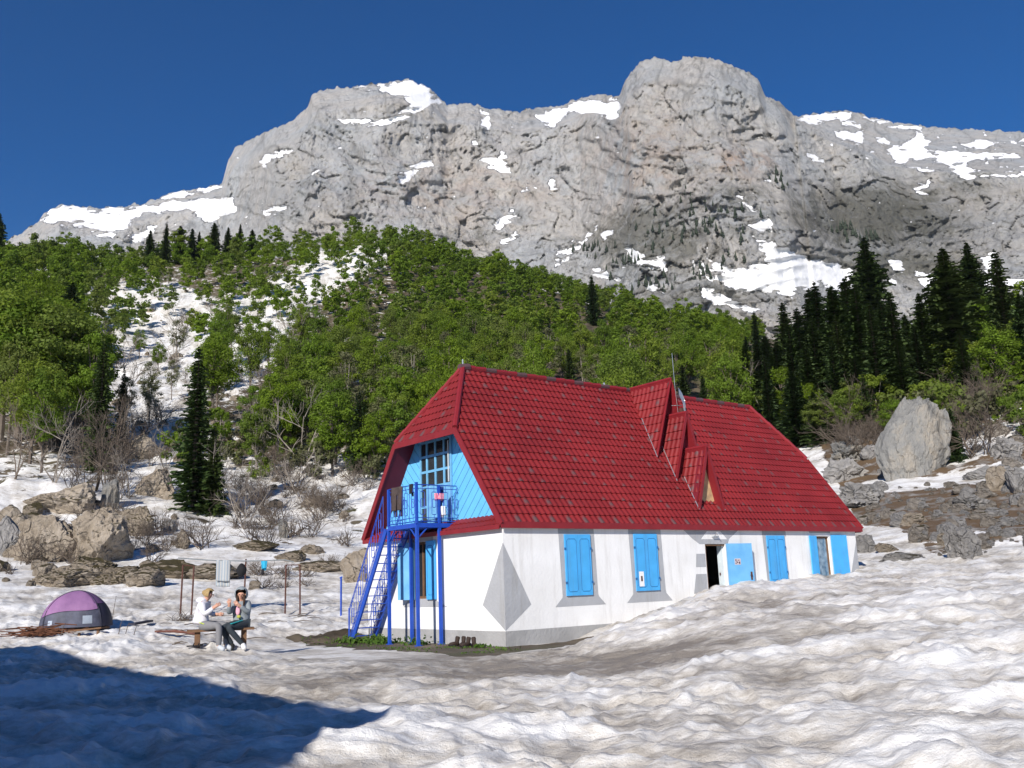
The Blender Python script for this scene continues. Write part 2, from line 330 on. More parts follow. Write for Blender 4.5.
def height(x, y):
    x = np.asarray(x, float); y = np.asarray(y, float)
    r = np.hypot(x, y); a = np.degrees(np.arctan2(x, y))
    fa = np.clip((a + 180) / 360 * (NA - 1), 0, NA - 1.001); fr = np.clip((np.log(np.maximum(r, 1.0)) - LR0) / (LR1 - LR0) * (NR - 1), 0, NR - 1.001)
    ia = fa.astype(int); ir = fr.astype(int); ta = fa - ia; tr = fr - ir
    z = G[ia, ir] * (1 - ta) * (1 - tr) + G[ia + 1, ir] * ta * (1 - tr) + G[ia, ir + 1] * (1 - ta) * tr + G[ia + 1, ir + 1] * ta * tr
    n1, n2, rd, n3 = lumps(x, y, r)
    near = np.clip((62 - r) / 25, 0, 1)
    u, v = house_uv(x, y)
    yard = np.exp(-(np.maximum(0, np.maximum(u - 1.5, -3.5 - u)) ** 2 + np.maximum(0, np.maximum(v - 6, -1.2 - v)) ** 2) / .8)
    slush = np.exp(-((y - 16.6 - .06 * x) ** 2) / 4.5) * np.clip((6 - np.abs(x - .3)) / 3, 0, 1)
    amp = near * (1 - .85 * yard) * (1 - .5 * slush)
    kk = (r < 58) & (np.abs(a) < 42)
    if kk.any():
        xx = x[kk]; yy = y[kk]; _, e1 = facets(xx / .62 + .5 * pn(xx / .9, yy / .9, 811), yy / .5 + .5 * pn(xx / .9, yy / .9, 812), 801); _, e2 = facets(xx / .27 + .3 * pn(xx / .4, yy / .4, 813), yy / .22, 821)
        cup = np.zeros(x.shape); cup[kk] = (.050 * np.exp(-(e1 / .28) ** 2) + .014 * np.exp(-(e2 / .3) ** 2)) * np.clip(.55 + 1.1 * pn(xx / 3.1, yy / 2.7, 831), .1, 1.3); z = z + amp * cup
    z = z + amp * (.15 * n1 + .10 * n2 + .065 * np.clip(rd, -1, 1) + .020 * n3 + .022 * np.clip(1 - np.abs(pn(x / .42 + 3, y / .3, 33)) * 3, -1, 1))
    z = z * (1 - yard) + yard * .04 + yard * .01 * n3
    far = np.clip((r - 48) / 40, 0, 1)
    z = z + far * (1.3 * fbm(x / 22, y / 22, 51, 4) + .5 * np.abs(fbm(x / 4, y / 4, 61, 3)) + np.clip((r - 150) / 200, 0, 1) * 3 * fbm(x / 60, y / 60, 71, 3))
    # inside the hut the snow is absent
    ins = (u > .32) & (u < HL - .45) & (v > .32) & (v < HW - .35)
    z = np.where(ins, -.4, z)
    return z
def H(x, y): return float(height(np.array([x]), np.array([y]))[0])
def ground(px, py, rmin=6, rmax=600):
    d = ray(px, py); h = math.hypot(d.x, d.y)
    rs = np.exp(np.linspace(math.log(rmin), math.log(rmax), 900)); xs = d.x / h * rs; ys = d.y / h * rs; zs = EYE + d.z / h * rs
    g = height(xs, ys); w = np.nonzero(zs <= g)[0]
    i = w[0] if len(w) else int(np.argmax(np.where(rs < 330, np.arctan((g - EYE) / rs), -9)))
    return Vector((xs[i], ys[i], g[i])), rs[i]

def inpoly(px, py, poly):
    px = np.asarray(px, float); py = np.asarray(py, float); c = np.zeros(px.shape, bool); n = len(poly)
    for i in range(n):
        x0, y0 = poly[i]; x1, y1 = poly[(i + 1) % n]
        if y0 == y1: continue
        k = ((y0 > py) != (y1 > py)) & (px < (x1 - x0) * (py - y0) / (y1 - y0) + x0); c ^= k
    return c
def sdist(px, py, poly):
    d = np.full(np.shape(px), 1e9); n = len(poly)
    for i in range(n):
        x0, y0 = poly[i]; x1, y1 = poly[(i + 1) % n]; ex, ey = x1 - x0, y1 - y0; L2 = ex * ex + ey * ey + 1e-9
        t = np.clip(((px - x0) * ex + (py - y0) * ey) / L2, 0, 1)
        d = np.minimum(d, np.hypot(px - x0 - t * ex, py - y0 - t * ey))
    return np.where(inpoly(px, py, poly), d, -d)
def px_np(x, y, z):
    dz = z - EYE; zc = x * CF.x + y * CF.y + dz * CF.z; zc = np.where(zc < .1, .1, zc)
    return 512 + FPX * (x * CR.x + y * CR.y + dz * CR.z) / zc, 384 - FPX * (x * CU.x + y * CU.y + dz * CU.z) / zc

# zones of the slope, described once as outlines and used as ground cover masks on the real terrain
CLEAR = [[(75, 290), (165, 278), (225, 305), (200, 400), (235, 470), (240, 560), (130, 560), (130, 470), (100, 430), (85, 360)],
         [(240, 300), (300, 264), (325, 242), (385, 236), (388, 262), (335, 290), (295, 320), (262, 380), (225, 400), (230, 330), (225, 290)]]
LOWL = [(-60, 452), (60, 455), (150, 440), (380, 470), (420, 560), (420, 640), (-60, 640)]
BROWN = [(845, 500), (900, 487), (990, 482), (1060, 470), (1060, 545), (1000, 548), (975, 560), (930, 556), (900, 528), (860, 525)]
BROWN2 = [(820, 440), (870, 430), (900, 465), (960, 465), (1060, 420), (1060, 455), (990, 470), (930, 480), (870, 482), (850, 500), (830, 470)]

def build_terrain():
    az = np.concatenate([np.linspace(-180, -40, 36)[:-1], np.linspace(-40, -34, 40)[:-1], np.linspace(-34, 34, 860), np.linspace(34, 40, 40)[1:], np.linspace(40, 180, 36)[1:]])
    r = np.concatenate([[.02, .6, 1.2, 2, 3, 4, 5], np.exp(np.linspace(math.log(6), math.log(62), 330)), np.exp(np.linspace(math.log(62.6), math.log(640), 230))])
    A, Rr = np.meshgrid(np.radians(az), r, indexing='ij'); X = Rr * np.sin(A); Y = Rr * np.cos(A)
    Z = height(X, Y)
    n, m = X.shape
    idx = np.arange(n * m).reshape(n, m)
    f = np.stack([idx[:-1, :-1], idx[:-1, 1:], idx[1:, 1:], idx[1:, :-1]], -1).reshape(-1, 4)
    x = X.ravel(); y = Y.ravel(); z = Z.ravel(); rr = Rr.ravel()
    px, py = px_np(x, y, z); vis = (np.degrees(np.abs(A.ravel())) < 60)
    # cover: 1 snow, 0 undergrowth / soil
    cov = .85 + .5 * np.clip((50 - rr) / 8, 0, 1)
    wood = np.clip((rr - 85) / 30, 0, 1)
    cov = cov - wood * .52
    dc = np.maximum(sdist(px, py, CLEAR[0]), sdist(px, py, CLEAR[1]))
    cov = np.where(vis, cov + .36 * np.clip(dc / 12 + .5, 0, 1) * wood, cov)
    rightz = vis & (px > 400) & (rr > 95); cov = np.where(rightz, cov - .2 * np.clip((px - 400) / 80, 0, 1), cov)
    db = np.clip(sdist(px, py, BROWN) / 6 + .5, 0, 1); cov = np.where(vis & (rr > 30), cov - .75 * db, cov)
    db = np.clip(sdist(px, py, BROWN2) / 6 + .5, 0, 1); cov = np.where(vis & (rr > 30), cov - .6 * db, cov)
    pat = sdist(px, py, [(845, 490), (880, 480), (935, 478), (990, 466), (1010, 458), (1005, 478), (960, 482), (935, 490), (870, 494)])
    cov = np.where(vis & (rr > 30), cov + .9 * np.clip(pat / 5 + .5, 0, 1), cov)
    low = np.clip(1 - np.abs(rr - 75) / 30, 0, 1) * (px < 430) * vis
    cov = cov - .22 * low
    # bare soil strip at the hut wall
    u, v = house_uv(x, y)
    d1 = np.maximum(np.abs(v - 3.6) - 5.0, np.abs(u + .95) - .95); d2 = np.maximum(np.abs(u - .2) - 1.9, np.abs(v + .55) - .55)
    soil = np.clip(1 - (np.minimum(d1, d2) + .35 * fbm(x * 1.1, y * 1.1, 5, 3)) / .35, 0, 1); cov = cov - 1.5 * soil
    n1, n2, rd, n3 = lumps(x, y, rr)
    # dirt: collects in the hollows, and along the foot path to the hut
    path = np.exp(-((x + .6 - (y - 12) * .06) ** 2) / 6) * np.clip(1 - np.abs(y - 17) / 6, 0, 1)
    path2 = np.exp(-((y - 16.6 - .06 * x) ** 2) / 4.5) * np.clip((6 - np.abs(x - .3)) / 3, 0, 1) + .6 * np.exp(-((y - 19.4) ** 2) / 1.6) * np.clip((7 - np.abs(x + 5)) / 3, 0, 1)
    dirt = .48 - .30 * n2 - .24 * n1 - .10 * rd + .40 * fbm(x / 2.2, y / 1.4, 77, 4) + .34 * path + .55 * path2
    dirt = dirt - .15 * np.clip((rr - 40) / 20, 0, 1)
    me = npmesh('ground', np.stack([x, y, z], 1), f, [snow_mat()], smooth=True, attrs={'cover': cov, 'dirt': dirt, 'moraine': np.where(px > 800, 1., 0.)})
    o = link_mesh('ground', me); o['kind'] = 'structure'; return o

def snow_mat():
    m = bpy.data.materials.new('snow_and_soil'); m.use_nodes = True; nt = m.node_tree; L = nt.links; p = nt.nodes['Principled BSDF']
    tc = nd(nt, 'ShaderNodeTexCoord')
    def noi(s, d=5, ro=.55, sc=(1, 1, 1)):
        mp = nd(nt, 'ShaderNodeMapping'); mp.inputs['Scale'].default_value = sc; L.new(tc.outputs['Object'], mp.inputs[0])
        n = nd(nt, 'ShaderNodeTexNoise'); n.inputs['Scale'].default_value = s; n.inputs['Detail'].default_value = d; n.inputs['Roughness'].default_value = ro
        L.new(mp.outputs[0], n.inputs['Vector']); return n.outputs['Fac']
    def rng_(x, a, b, c=0., d=1.):
        n = nd(nt, 'ShaderNodeMapRange'); L.new(x, n.inputs[0])
        for i, k in enumerate((a, b, c, d)): n.inputs[i + 1].default_value = k
        return n.outputs[0]
    def ma(op, a, b):
        n = nd(nt, 'ShaderNodeMath', operation=op)
        for i, k in enumerate((a, b)):
            if isinstance(k, (int, float)): n.inputs[i].default_value = k
            else: L.new(k, n.inputs[i])
        return n.outputs[0]
    def mix(f, a, b):
        n = nd(nt, 'ShaderNodeMix', data_type='RGBA')
        if isinstance(f, (int, float)): n.inputs[0].default_value = f
        else: L.new(f, n.inputs[0])
        for i, k in ((6, a), (7, b)):
            if isinstance(k, tuple): n.inputs[i].default_value = (*k, 1)
            else: L.new(k, n.inputs[i])
        return n.outputs[2]
    cov = nd(nt, 'ShaderNodeAttribute', attribute_name='cover').outputs['Fac']; dirt = nd(nt, 'ShaderNodeAttribute', attribute_name='dirt').outputs['Fac']
    mor = nd(nt, 'ShaderNodeAttribute', attribute_name='moraine').outputs['Fac']
    d1 = ma('ADD', dirt, ma('MULTIPLY', ma('SUBTRACT', noi(2.6, 8, .68, (.8, 1.5, 1)), .5), 1.7))
    d1 = ma('ADD', d1, ma('MULTIPLY', ma('SUBTRACT', noi(9, 6, .7, (.7, 1.6, 1)), .5), 1.1)); snow = mix(rng_(d1, .04, .60), (.84, .83, .81), (.56, .525, .475)); snow = mix(rng_(d1, .6, 1.15), snow, (.27, .24, .205))
    spk = rng_(noi(26, 3, .6), .62, .72); snow = mix(ma('MULTIPLY', spk, ma('MULTIPLY', rng_(d1, .3, .8), .6)), snow, (.14, .12, .10))
    brush = mix(rng_(noi(.5, 8, .65), .35, .65), (.055, .042, .026), (.17, .135, .095))
    brush = mix(ma('MULTIPLY', rng_(noi(.22, 4), .5, .62), .55), brush, (.06, .075, .022))
    stone = mix(rng_(noi(1.4, 8, .7), .35, .65), (.16, .145, .13), (.34, .32, .295))
    earth = mix(rng_(noi(.8, 5, .6), .38, .50), stone, (.135, .09, .052))
    und = mix(mor, brush, earth)
    c = ma('ADD', cov, ma('MULTIPLY', ma('SUBTRACT', noi(.45, 9, .68), .5), 1.9)); c = ma('ADD', c, ma('MULTIPLY', ma('SUBTRACT', noi(2.2, 5, .6), .5), .5))
    isn = rng_(c, .44, .52)
    L.new(mix(isn, und, snow), p.inputs['Base Color'])
    p.inputs['Roughness'].default_value = .7; p.inputs['Specular IOR Level'].default_value = .25
    hb = ma('ADD', ma('MULTIPLY', noi(5, 8, .66, (.9, 1.2, 1)), 1.0), ma('MULTIPLY', noi(40, 5, .7), .35)); hb = ma('ADD', hb, ma('MULTIPLY', isn, .5))
    bp = nd(nt, 'ShaderNodeBump'); bp.inputs['Strength'].default_value = .7; bp.inputs['Distance'].default_value = .07
    L.new(hb, bp.inputs['Height']); L.new(bp.outputs['Normal'], p.inputs['Normal'])
    return m
build_terrain()

# ------------------------------------------------------------------ mountain
CREST = [(-300, 300), (-100, 262), (0, 245), (38, 222), (45, 212), (62, 204), (85, 207), (110, 208), (145, 203), (170, 193), (222, 184), (228, 160), (235, 148), (245, 142), (265, 132), (290, 122), (308, 107), (312, 94), (320, 90), (350, 87), (380, 83), (410, 79), (430, 88), (447, 105), (470, 103), (485, 108), (505, 110), (520, 112), (530, 108), (560, 106), (580, 98), (600, 94), (619, 97), (625, 80), (640, 62), (655, 57), (672, 62), (690, 56), (710, 58), (735, 66), (757, 78), (765, 95), (780, 102), (793, 116), (830, 112), (850, 110), (870, 117), (900, 123), (935, 127), (985, 130), (1024, 132), (1150, 145), (1350, 180)]
EDGE = [(795, 122), (830, 142), (871, 156), (890, 166), (940, 172), (963, 175), (985, 171), (1023, 172), (1350, 190)]
SNOW = [[(468, 150), (474, 138), (477, 139), (472, 152)], [(520, 190), (528, 184), (530, 187), (523, 194)], [(600, 236), (612, 226), (615, 229), (606, 240)], [(560, 200), (566, 196), (566, 204)], [(420, 208), (426, 205), (426, 210)], [(690, 262), (702, 268), (716, 282), (706, 280)], [(640, 282), (656, 284), (664, 292), (648, 290)], [(585, 268), (606, 272), (622, 280), (600, 278)], [(500, 240), (516, 232), (520, 236), (504, 246)], [(840, 120), (860, 122), (858, 127), (842, 126)], [(870, 136), (884, 138), (898, 146), (882, 144)], [(800, 262), (812, 256), (830, 262), (846, 268), (820, 270)], [(700, 262), (730, 280), (760, 288), (756, 292), (716, 284)], [(958, 142), (985, 140), (1000, 146), (970, 148)], [(824, 292), (850, 290), (868, 300), (840, 300)], [(890, 262), (900, 258), (905, 270), (893, 276)], [(312, 172), (318, 168), (320, 171), (314, 176)], [(335, 150), (341, 146), (342, 149)], [(640, 205), (646, 202), (646, 207)], [(765, 182), (772, 180), (774, 184)],[(42, 222), (50, 208), (64, 204), (90, 209), (118, 207), (150, 205), (170, 203), (165, 212), (140, 214), (128, 224), (112, 238), (98, 236), (88, 226)],
 [(150, 206), (175, 200), (232, 196), (238, 208), (222, 218), (205, 222), (190, 212), (170, 210)], [(128, 238), (150, 226), (160, 226), (140, 242)], [(150, 196), (225, 184), (222, 188), (170, 200)],
 [(256, 162), (272, 152), (292, 150), (290, 155), (272, 160), (266, 168)], [(262, 210), (287, 203), (287, 210), (266, 216)],
 [(333, 116), (350, 119), (378, 121), (396, 114), (412, 104), (402, 99), (388, 92), (352, 88), (380, 84), (410, 80), (428, 88), (446, 105), (432, 104), (420, 110), (398, 122), (375, 126), (345, 124)],
 [(395, 180), (410, 166), (432, 156), (433, 166), (416, 172), (405, 185)], [(478, 160), (494, 158), (503, 150), (512, 173), (498, 172)],
 [(480, 110), (488, 112), (490, 134), (484, 128)], [(531, 110), (548, 112), (575, 101), (618, 98), (621, 104), (614, 120), (584, 113), (566, 112), (552, 128), (542, 124)],
 [(548, 181), (557, 179), (557, 190), (551, 195)], [(492, 224), (512, 211), (520, 213), (510, 222), (496, 229)], [(598, 224), (590, 238), (560, 266), (553, 266), (572, 248)], [(622, 246), (632, 248), (648, 258), (664, 256), (669, 270), (650, 270), (634, 262)],
 [(736, 196), (742, 198), (757, 210), (752, 210)], [(746, 225), (762, 222), (766, 213), (771, 221), (779, 228), (764, 232)],
 [(754, 236), (770, 242), (800, 254), (845, 266), (872, 282), (850, 292), (820, 286), (800, 290), (790, 298), (764, 290), (735, 290), (706, 258), (735, 268), (765, 262)],
 [(792, 117), (830, 114), (852, 111), (850, 119), (812, 124)], [(829, 131), (865, 131), (863, 143), (845, 141)], [(862, 118), (880, 120), (925, 128), (920, 131), (880, 125)],
 [(884, 147), (900, 148), (918, 132), (932, 140), (928, 150), (960, 152), (1015, 153), (1022, 157), (985, 159), (962, 161), (950, 176), (960, 166), (930, 160), (912, 160), (905, 166), (940, 171), (928, 174), (898, 164)],
 [(948, 170), (962, 158), (968, 168), (985, 172), (1060, 172), (1060, 176), (985, 177), (964, 179)], [(911, 188), (920, 186), (930, 180), (934, 183), (923, 188), (926, 195), (916, 193)], [(808, 153), (822, 158), (826, 162), (812, 161)],
 [(914, 270), (926, 275), (940, 276), (952, 296), (968, 312), (975, 330), (950, 322), (936, 300)], [(962, 283), (985, 278), (984, 262), (978, 258), (988, 256), (996, 250), (998, 262), (992, 268), (1000, 278), (1040, 280), (1040, 288), (985, 290)], [(884, 282), (898, 275), (894, 284)], [(1015, 140), (1030, 135), (1060, 140), (1060, 146), (1020, 146)],
 [(556, 250), (575, 240), (570, 250), (556, 262)], [(700, 285), (735, 300), (760, 310), (740, 312), (705, 300)]]
def build_mountain():
    cr_ = np.array([azel(*p) for p in CREST]); ed = np.array([azel(*p) for p in EDGE])
    o = np.argsort(cr_[:, 0]); cr_ = cr_[o]
    az = np.concatenate([np.linspace(-46, -33, 70)[:-1], np.linspace(-33, 34, 900), np.linspace(34, 46, 60)[1:]])
    elc = np.interp(az, cr_[:, 0], cr_[:, 1])
    crough = .13 * fbm(az * 2.2, az * 0 + 3, 5, 5) + .05 * pn(az * 14, az * 0, 9)
    te = np.where(az > ed[0, 0], np.interp(az, ed[:, 0], ed[:, 1]), elc - 1.2); te = np.minimum(te, elc - .3)
    n1, n2 = 330, 26
    elb = 7.0; T = np.linspace(0, 1, n1)
    EL = elb + (elc[:, None] - elb) * T[None]
    EL = EL + crough[:, None] * np.exp(-(1 - T[None]) * 22)
    AZ = np.repeat(az[:, None], n1, 1)
    # distances at the crest, at the cliff edge and at the foot
    KX = [-46, -30, -22, -17.5, -15, -8, 0, 5, 8.5, 14, 18, 21, 25, 32, 46]
    KR = [1900, 1800, 1750, 1650, 1380, 1350, 1380, 1400, 1180, 1120, 1150, 1300, 1350, 1350, 1350]
    KC = [2100, 2000, 1950, 1850, 1520, 1560, 1520, 1600, 1260, 1200, 1260, 1650, 1800, 1800, 1800]
    re = np.interp(az, KX, KR); rc = np.interp(az, KX, KC); rf = 640.
    t = (EL - elb) / (te[:, None] - elb)
    shp = np.interp(np.clip(t, 0, 1), [0, .25, .45, .7, .88, 1], [0, .38, .62, .80, .93, 1])
    RR = rf + (re[:, None] - rf) * shp
    tt = np.clip((EL - te[:, None]) / np.maximum(elc[:, None] - te[:, None], .05), 0, 1)
    RR = RR + (rc - re)[:, None] * tt
    a_ = np.radians(AZ); px, py = px_np(900 * np.sin(a_), 900 * np.cos(a_), EYE + 900 * np.tan(np.radians(EL)))
    qx = px + 3.2 * fbm(px / 12, py / 8, 500, 4); qy = py + 2.4 * fbm(px / 12, py / 8, 510, 4)
    sd = np.full(px.shape, -99.)
    for pl in SNOW:
        xs = [q[0] for q in pl]; ys = [q[1] for q in pl]
        k = (qx > min(xs) - 14) & (qx < max(xs) + 14) & (qy > min(ys) - 14) & (qy < max(ys) + 14)
        sd[k] = np.maximum(sd[k], sdist(qx[k], qy[k], pl))
    sn = np.clip(sd / 6, -2, 2)
    flecks = fbm(px / 9, py / 5, 520, 4); high = np.clip((px - 800) / 60, 0, 1) * np.clip((176 - py) / 10, 0, 1)
    sn = np.maximum(sn, flecks * 2.2 - 2.15 + .8 * high)
    sn = sn - .9 * np.clip(fbm(px / 22, py / 4.5, 540, 4) * 1.8 - .25, 0, 1.2)
    sn0 = sn; smo = 1 - .82 * np.clip(sn + .5, 0, 1)
    X = AZ * 22.; Y = EL * 22. * 1.15
    wx = 40 * fbm(X / 150, Y / 150, 201, 3); wy = 40 * fbm(X / 150, Y / 150, 202, 3)
    d = 0
    for lam, am, s in ((330, 42, 1), (160, 24, 2), (80, 12, 3), (40, 5, 4), (20, 3.0, 5), (10, 1.8, 6), (5.5, 1.1, 7)):
        am = am * (smo if lam < 100 else 1)
        k = pn((X + wx + .25 * Y) / lam, (Y + wy) / (lam * 2.1), 100 + s)
        k2 = pn((X + wx - .5 * Y) / lam * .9, (Y + wy) / (lam * 1.1), 150 + s)
        d = d + am * ((1 - 2.4 * np.abs(k)) * .55 + .8 * k2)
    crk = 0
    for lam, am, s, st_ in ((75, 11, 601, 1.7), (34, 7, 611, 2.1), (15, 4.6, 621, 1.7), (7.5, 3.0, 631, 1.2)):
        fx = (X + wx * .8 + .22 * Y) / lam + .45 * pn(X / lam * 1.7, Y / lam * 1.7, s + 3); fy = (Y + wy * .8 - .12 * X) / (lam * st_) + .45 * pn(X / lam * 1.7, Y / lam * 1.7, s + 4)
        h_, e_ = facets(fx, fy, s, 1.5); d = d + smo * am * h_ - smo * am * .12 * np.exp(-(e_ / .07) ** 2); crk = np.maximum(crk, np.exp(-(e_ / .05) ** 2) * (1 if lam > 10 else .5) * np.clip(.5 + 1.4 * pn(X / 60, Y / 60, s + 5), 0, 1))
    crk = np.concatenate([crk, np.zeros((len(az), n2 - 1))], 1)
    # broken strata on the plateau side and ledges across the wall
    st = (Y + .12 * X + .5 * wy) / 19.
    d = d + 5 * (2 * np.abs((st % 1) - .5)) ** 2 * (1 + pn(X / 90, Y / 30, 301))
    fade = np.clip(T[None] / .1, 0, 1)
    px = np.zeros_like(RR)
    RR2 = RR - d * fade
    a = np.radians(AZ); x = RR2 * np.sin(a); y = RR2 * np.cos(a); z = EYE + RR2 * np.tan(np.radians(EL))
    # back side
    bs = []
    for j in range(1, n2):
        rr = RR2[:, -1] + j * 40; zz = z[:, -1] - (j * 40) * .55 - 12 * (1 + pn(az * 3, az * 0 + j * .3, 400))
        bs.append((rr * np.sin(np.radians(az)), rr * np.cos(np.radians(az)), zz))
    x = np.concatenate([x, np.stack([b[0] for b in bs], 1)], 1); y = np.concatenate([y, np.stack([b[1] for b in bs], 1)], 1); z = np.concatenate([z, np.stack([b[2] for b in bs], 1)], 1)
    n, m = x.shape; idx = np.arange(n * m).reshape(n, m)
    f = np.stack([idx[:-1, :-1], idx[1:, :-1], idx[1:, 1:], idx[:-1, 1:]], -1).reshape(-1, 4)
    px, py = px_np(x.ravel(), y.ravel(), z.ravel())
    sn = np.concatenate([sn0, np.repeat(sn0[:, -1:], n2 - 1, 1)], 1).ravel()
    veg = np.zeros(px.shape)
    for c, rx, ry, w in (((650, 240), 90, 45, .5), ((870, 215), 110, 45, .55), ((950, 190), 90, 22, .35), ((740, 200), 60, 25, .35), ((480, 240), 60, 20, .3), ((780, 120), 60, 20, .2), ((700, 290), 120, 30, .4), ((900, 265), 140, 25, .5)):
        veg = np.maximum(veg, w * np.exp(-((px - c[0]) / rx) ** 2 - ((py - c[1]) / ry) ** 2))
    warm = .9 * np.exp(-((px - 745) / 26) ** 2 - ((py - 162) / 14) ** 2) + .35 * np.exp(-((px - 440) / 130) ** 2 - ((py - 190) / 40) ** 2) + .4 * np.exp(-((px - 650) / 60) ** 2 - ((py - 160) / 60) ** 2)
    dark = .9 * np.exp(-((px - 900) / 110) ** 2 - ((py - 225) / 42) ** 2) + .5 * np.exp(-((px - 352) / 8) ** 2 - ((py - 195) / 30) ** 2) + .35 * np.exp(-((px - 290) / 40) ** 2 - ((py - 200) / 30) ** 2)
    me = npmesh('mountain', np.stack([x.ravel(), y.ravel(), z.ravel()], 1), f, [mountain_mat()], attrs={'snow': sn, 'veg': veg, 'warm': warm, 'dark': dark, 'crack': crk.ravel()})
    o = link_mesh('mountain', me); o['kind'] = 'structure'
    return x, y, z, px.reshape(x.shape), py.reshape(x.shape)
def mountain_mat():
    m = bpy.data.materials.new('limestone_cliffs'); m.use_nodes = True; nt = m.node_tree; L = nt.links; p = nt.nodes['Principled BSDF']
    tc = nd(nt, 'ShaderNodeTexCoord')
    def noi(s, d=5, ro=.55, sc=(1, 1, 1)):
        mp = nd(nt, 'ShaderNodeMapping'); mp.inputs['Scale'].default_value = sc; L.new(tc.outputs['Object'], mp.inputs[0])
        n = nd(nt, 'ShaderNodeTexNoise'); n.inputs['Scale'].default_value = s; n.inputs['Detail'].default_value = d; n.inputs['Roughness'].default_value = ro
        L.new(mp.outputs[0], n.inputs['Vector']); return n.outputs['Fac']
    def rng_(x, a, b, c=0., d=1.):
        n = nd(nt, 'ShaderNodeMapRange'); L.new(x, n.inputs[0])
        for i, k in enumerate((a, b, c, d)): n.inputs[i + 1].default_value = k
        return n.outputs[0]
    def ma(op, a, b):
        n = nd(nt, 'ShaderNodeMath', operation=op)
        for i, k in enumerate((a, b)):
            if isinstance(k, (int, float)): n.inputs[i].default_value = k
            else: L.new(k, n.inputs[i])
        return n.outputs[0]
    def mix(f, a, b):
        n = nd(nt, 'ShaderNodeMix', data_type='RGBA'); L.new(f, n.inputs[0]) if not isinstance(f, float) else None
        for i, k in ((6, a), (7, b)):
            if isinstance(k, tuple): n.inputs[i].default_value = (*k, 1)
            else: L.new(k, n.inputs[i])
        return n.outputs[2]
    A = lambda n: nd(nt, 'ShaderNodeAttribute', attribute_name=n).outputs['Fac']
    base = mix(rng_(noi(.011, 8, .6), .38, .62), (.58, .60, .62), (.68, .64, .595))
    base = mix(rng_(noi(.05, 10, .72, (1, 1, .6)), .35, .65, 0., .55), base, (.36, .355, .35))
    base = mix(rng_(noi(.09, 8, .7), .55, .7, 0., .6), base, (.66, .64, .60))
    base = mix(ma('MULTIPLY', A('warm'), rng_(noi(.03, 6, .65), .42, .6)), base, (.52, .35, .24))
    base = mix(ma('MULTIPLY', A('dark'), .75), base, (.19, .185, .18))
    base = mix(ma('MULTIPLY', rng_(ma('ADD', noi(.035, 8, .7), A('veg')), .72, .95), .65), base, (.085, .08, .045))
    if 0: pass
    vo = nd(nt, 'ShaderNodeTexVoronoi', feature='DISTANCE_TO_EDGE'); vo.inputs['Scale'].default_value = .03
    n3 = nd(nt, 'ShaderNodeTexNoise'); n3.inputs['Scale'].default_value = .03; n3.inputs['Detail'].default_value = 6; L.new(tc.outputs['Object'], n3.inputs['Vector'])
    vs = nd(nt, 'ShaderNodeVectorMath', operation='SCALE'); vs.inputs['Scale'].default_value = 45; L.new(n3.outputs['Color'], vs.inputs[0])
    va = nd(nt, 'ShaderNodeVectorMath', operation='ADD'); L.new(tc.outputs['Object'], va.inputs[0]); L.new(vs.outputs[0], va.inputs[1]); L.new(va.outputs[0], vo.inputs['Vector'])
    crk = rng_(vo.outputs['Distance'], 0, .06)
    cs = nd(nt, 'ShaderNodeVectorMath', operation='SCALE'); L.new(base, cs.inputs[0]); L.new(rng_(A('crack'), 0, 1, 1, .62), cs.inputs['Scale']); base = cs.outputs[0]
    sn = ma('ADD', A('snow'), ma('MULTIPLY', ma('SUBTRACT', noi(.08, 8, .7), .5), 1.2))
    isn = rng_(sn, -.16, .0)
    L.new(mix(isn, base, (.86, .86, .87)), p.inputs['Base Color'])
    p.inputs['Roughness'].default_value = .9; p.inputs['Specular IOR Level'].default_value = .15
    hb = ma('ADD', noi(.07, 12, .72, (1, 1, .7)), ma('MULTIPLY', noi(.022, 6, .6, (1, 1, .5)), 1.2)); hb = ma('MULTIPLY', hb, rng_(isn, 0, 1, 1, .15))
    bp = nd(nt, 'ShaderNodeBump'); bp.inputs['Strength'].default_value = 1; bp.inputs['Distance'].default_value = 16
    L.new(hb, bp.inputs['Height']); L.new(bp.outputs['Normal'], p.inputs['Normal'])
    return m
MT = build_mountain()

# ------------------------------------------------------------------ plants
def leaf_quads(cen, size, nor, rs):
    n = len(cen); t = rs.normal(size=(n, 3)); t -= nor * (t * nor).sum(1)[:, None]; t /= np.linalg.norm(t, axis=1)[:, None]
    b = np.cross(nor, t); s = size[:, None]
    e1 = rs.uniform(.5, 1, (n, 1)); e2 = rs.uniform(.5, 1, (n, 1))
    v = np.stack([cen - t * s * e1, cen - b * s * .6 * e2, cen + t * s, cen + b * s * .7], 1)
    return v.reshape(-1, 3), np.arange(4 * n).reshape(n, 4)
def crown_points(rs, h, w, nleaf, base=.28, nclump=34):
    cs = []
    while len(cs) < nclump:
        p = rs.uniform(-1, 1, 3)
        if (p ** 2).sum() > 1 or (p ** 2).sum() < .12: continue
        sq = 1 - .35 * max(0, p[2]) ** 2
        cs.append((p[0] * w * .8 * sq, p[1] * w * .8 * sq, h * (base + (1 - base) * (.5 + p[2] * .43))))
    cs = np.array(cs); rad = rs.uniform(.14, .30, nclump) * w
    k = rs.integers(0, nclump, nleaf)
    d = rs.normal(size=(nleaf, 3)); d /= np.linalg.norm(d, axis=1)[:, None]
    rr = rs.uniform(.12, 1.25, nleaf) ** .5
    c = cs[k] + d * (rad[k] * rr)[:, None] * np.array([1, 1, .72])
    nor = d + rs.normal(size=(nleaf, 3)) * .5 + np.array([0, 0, .35]); nor /= np.linalg.norm(nor, axis=1)[:, None]
    return c, nor, cs
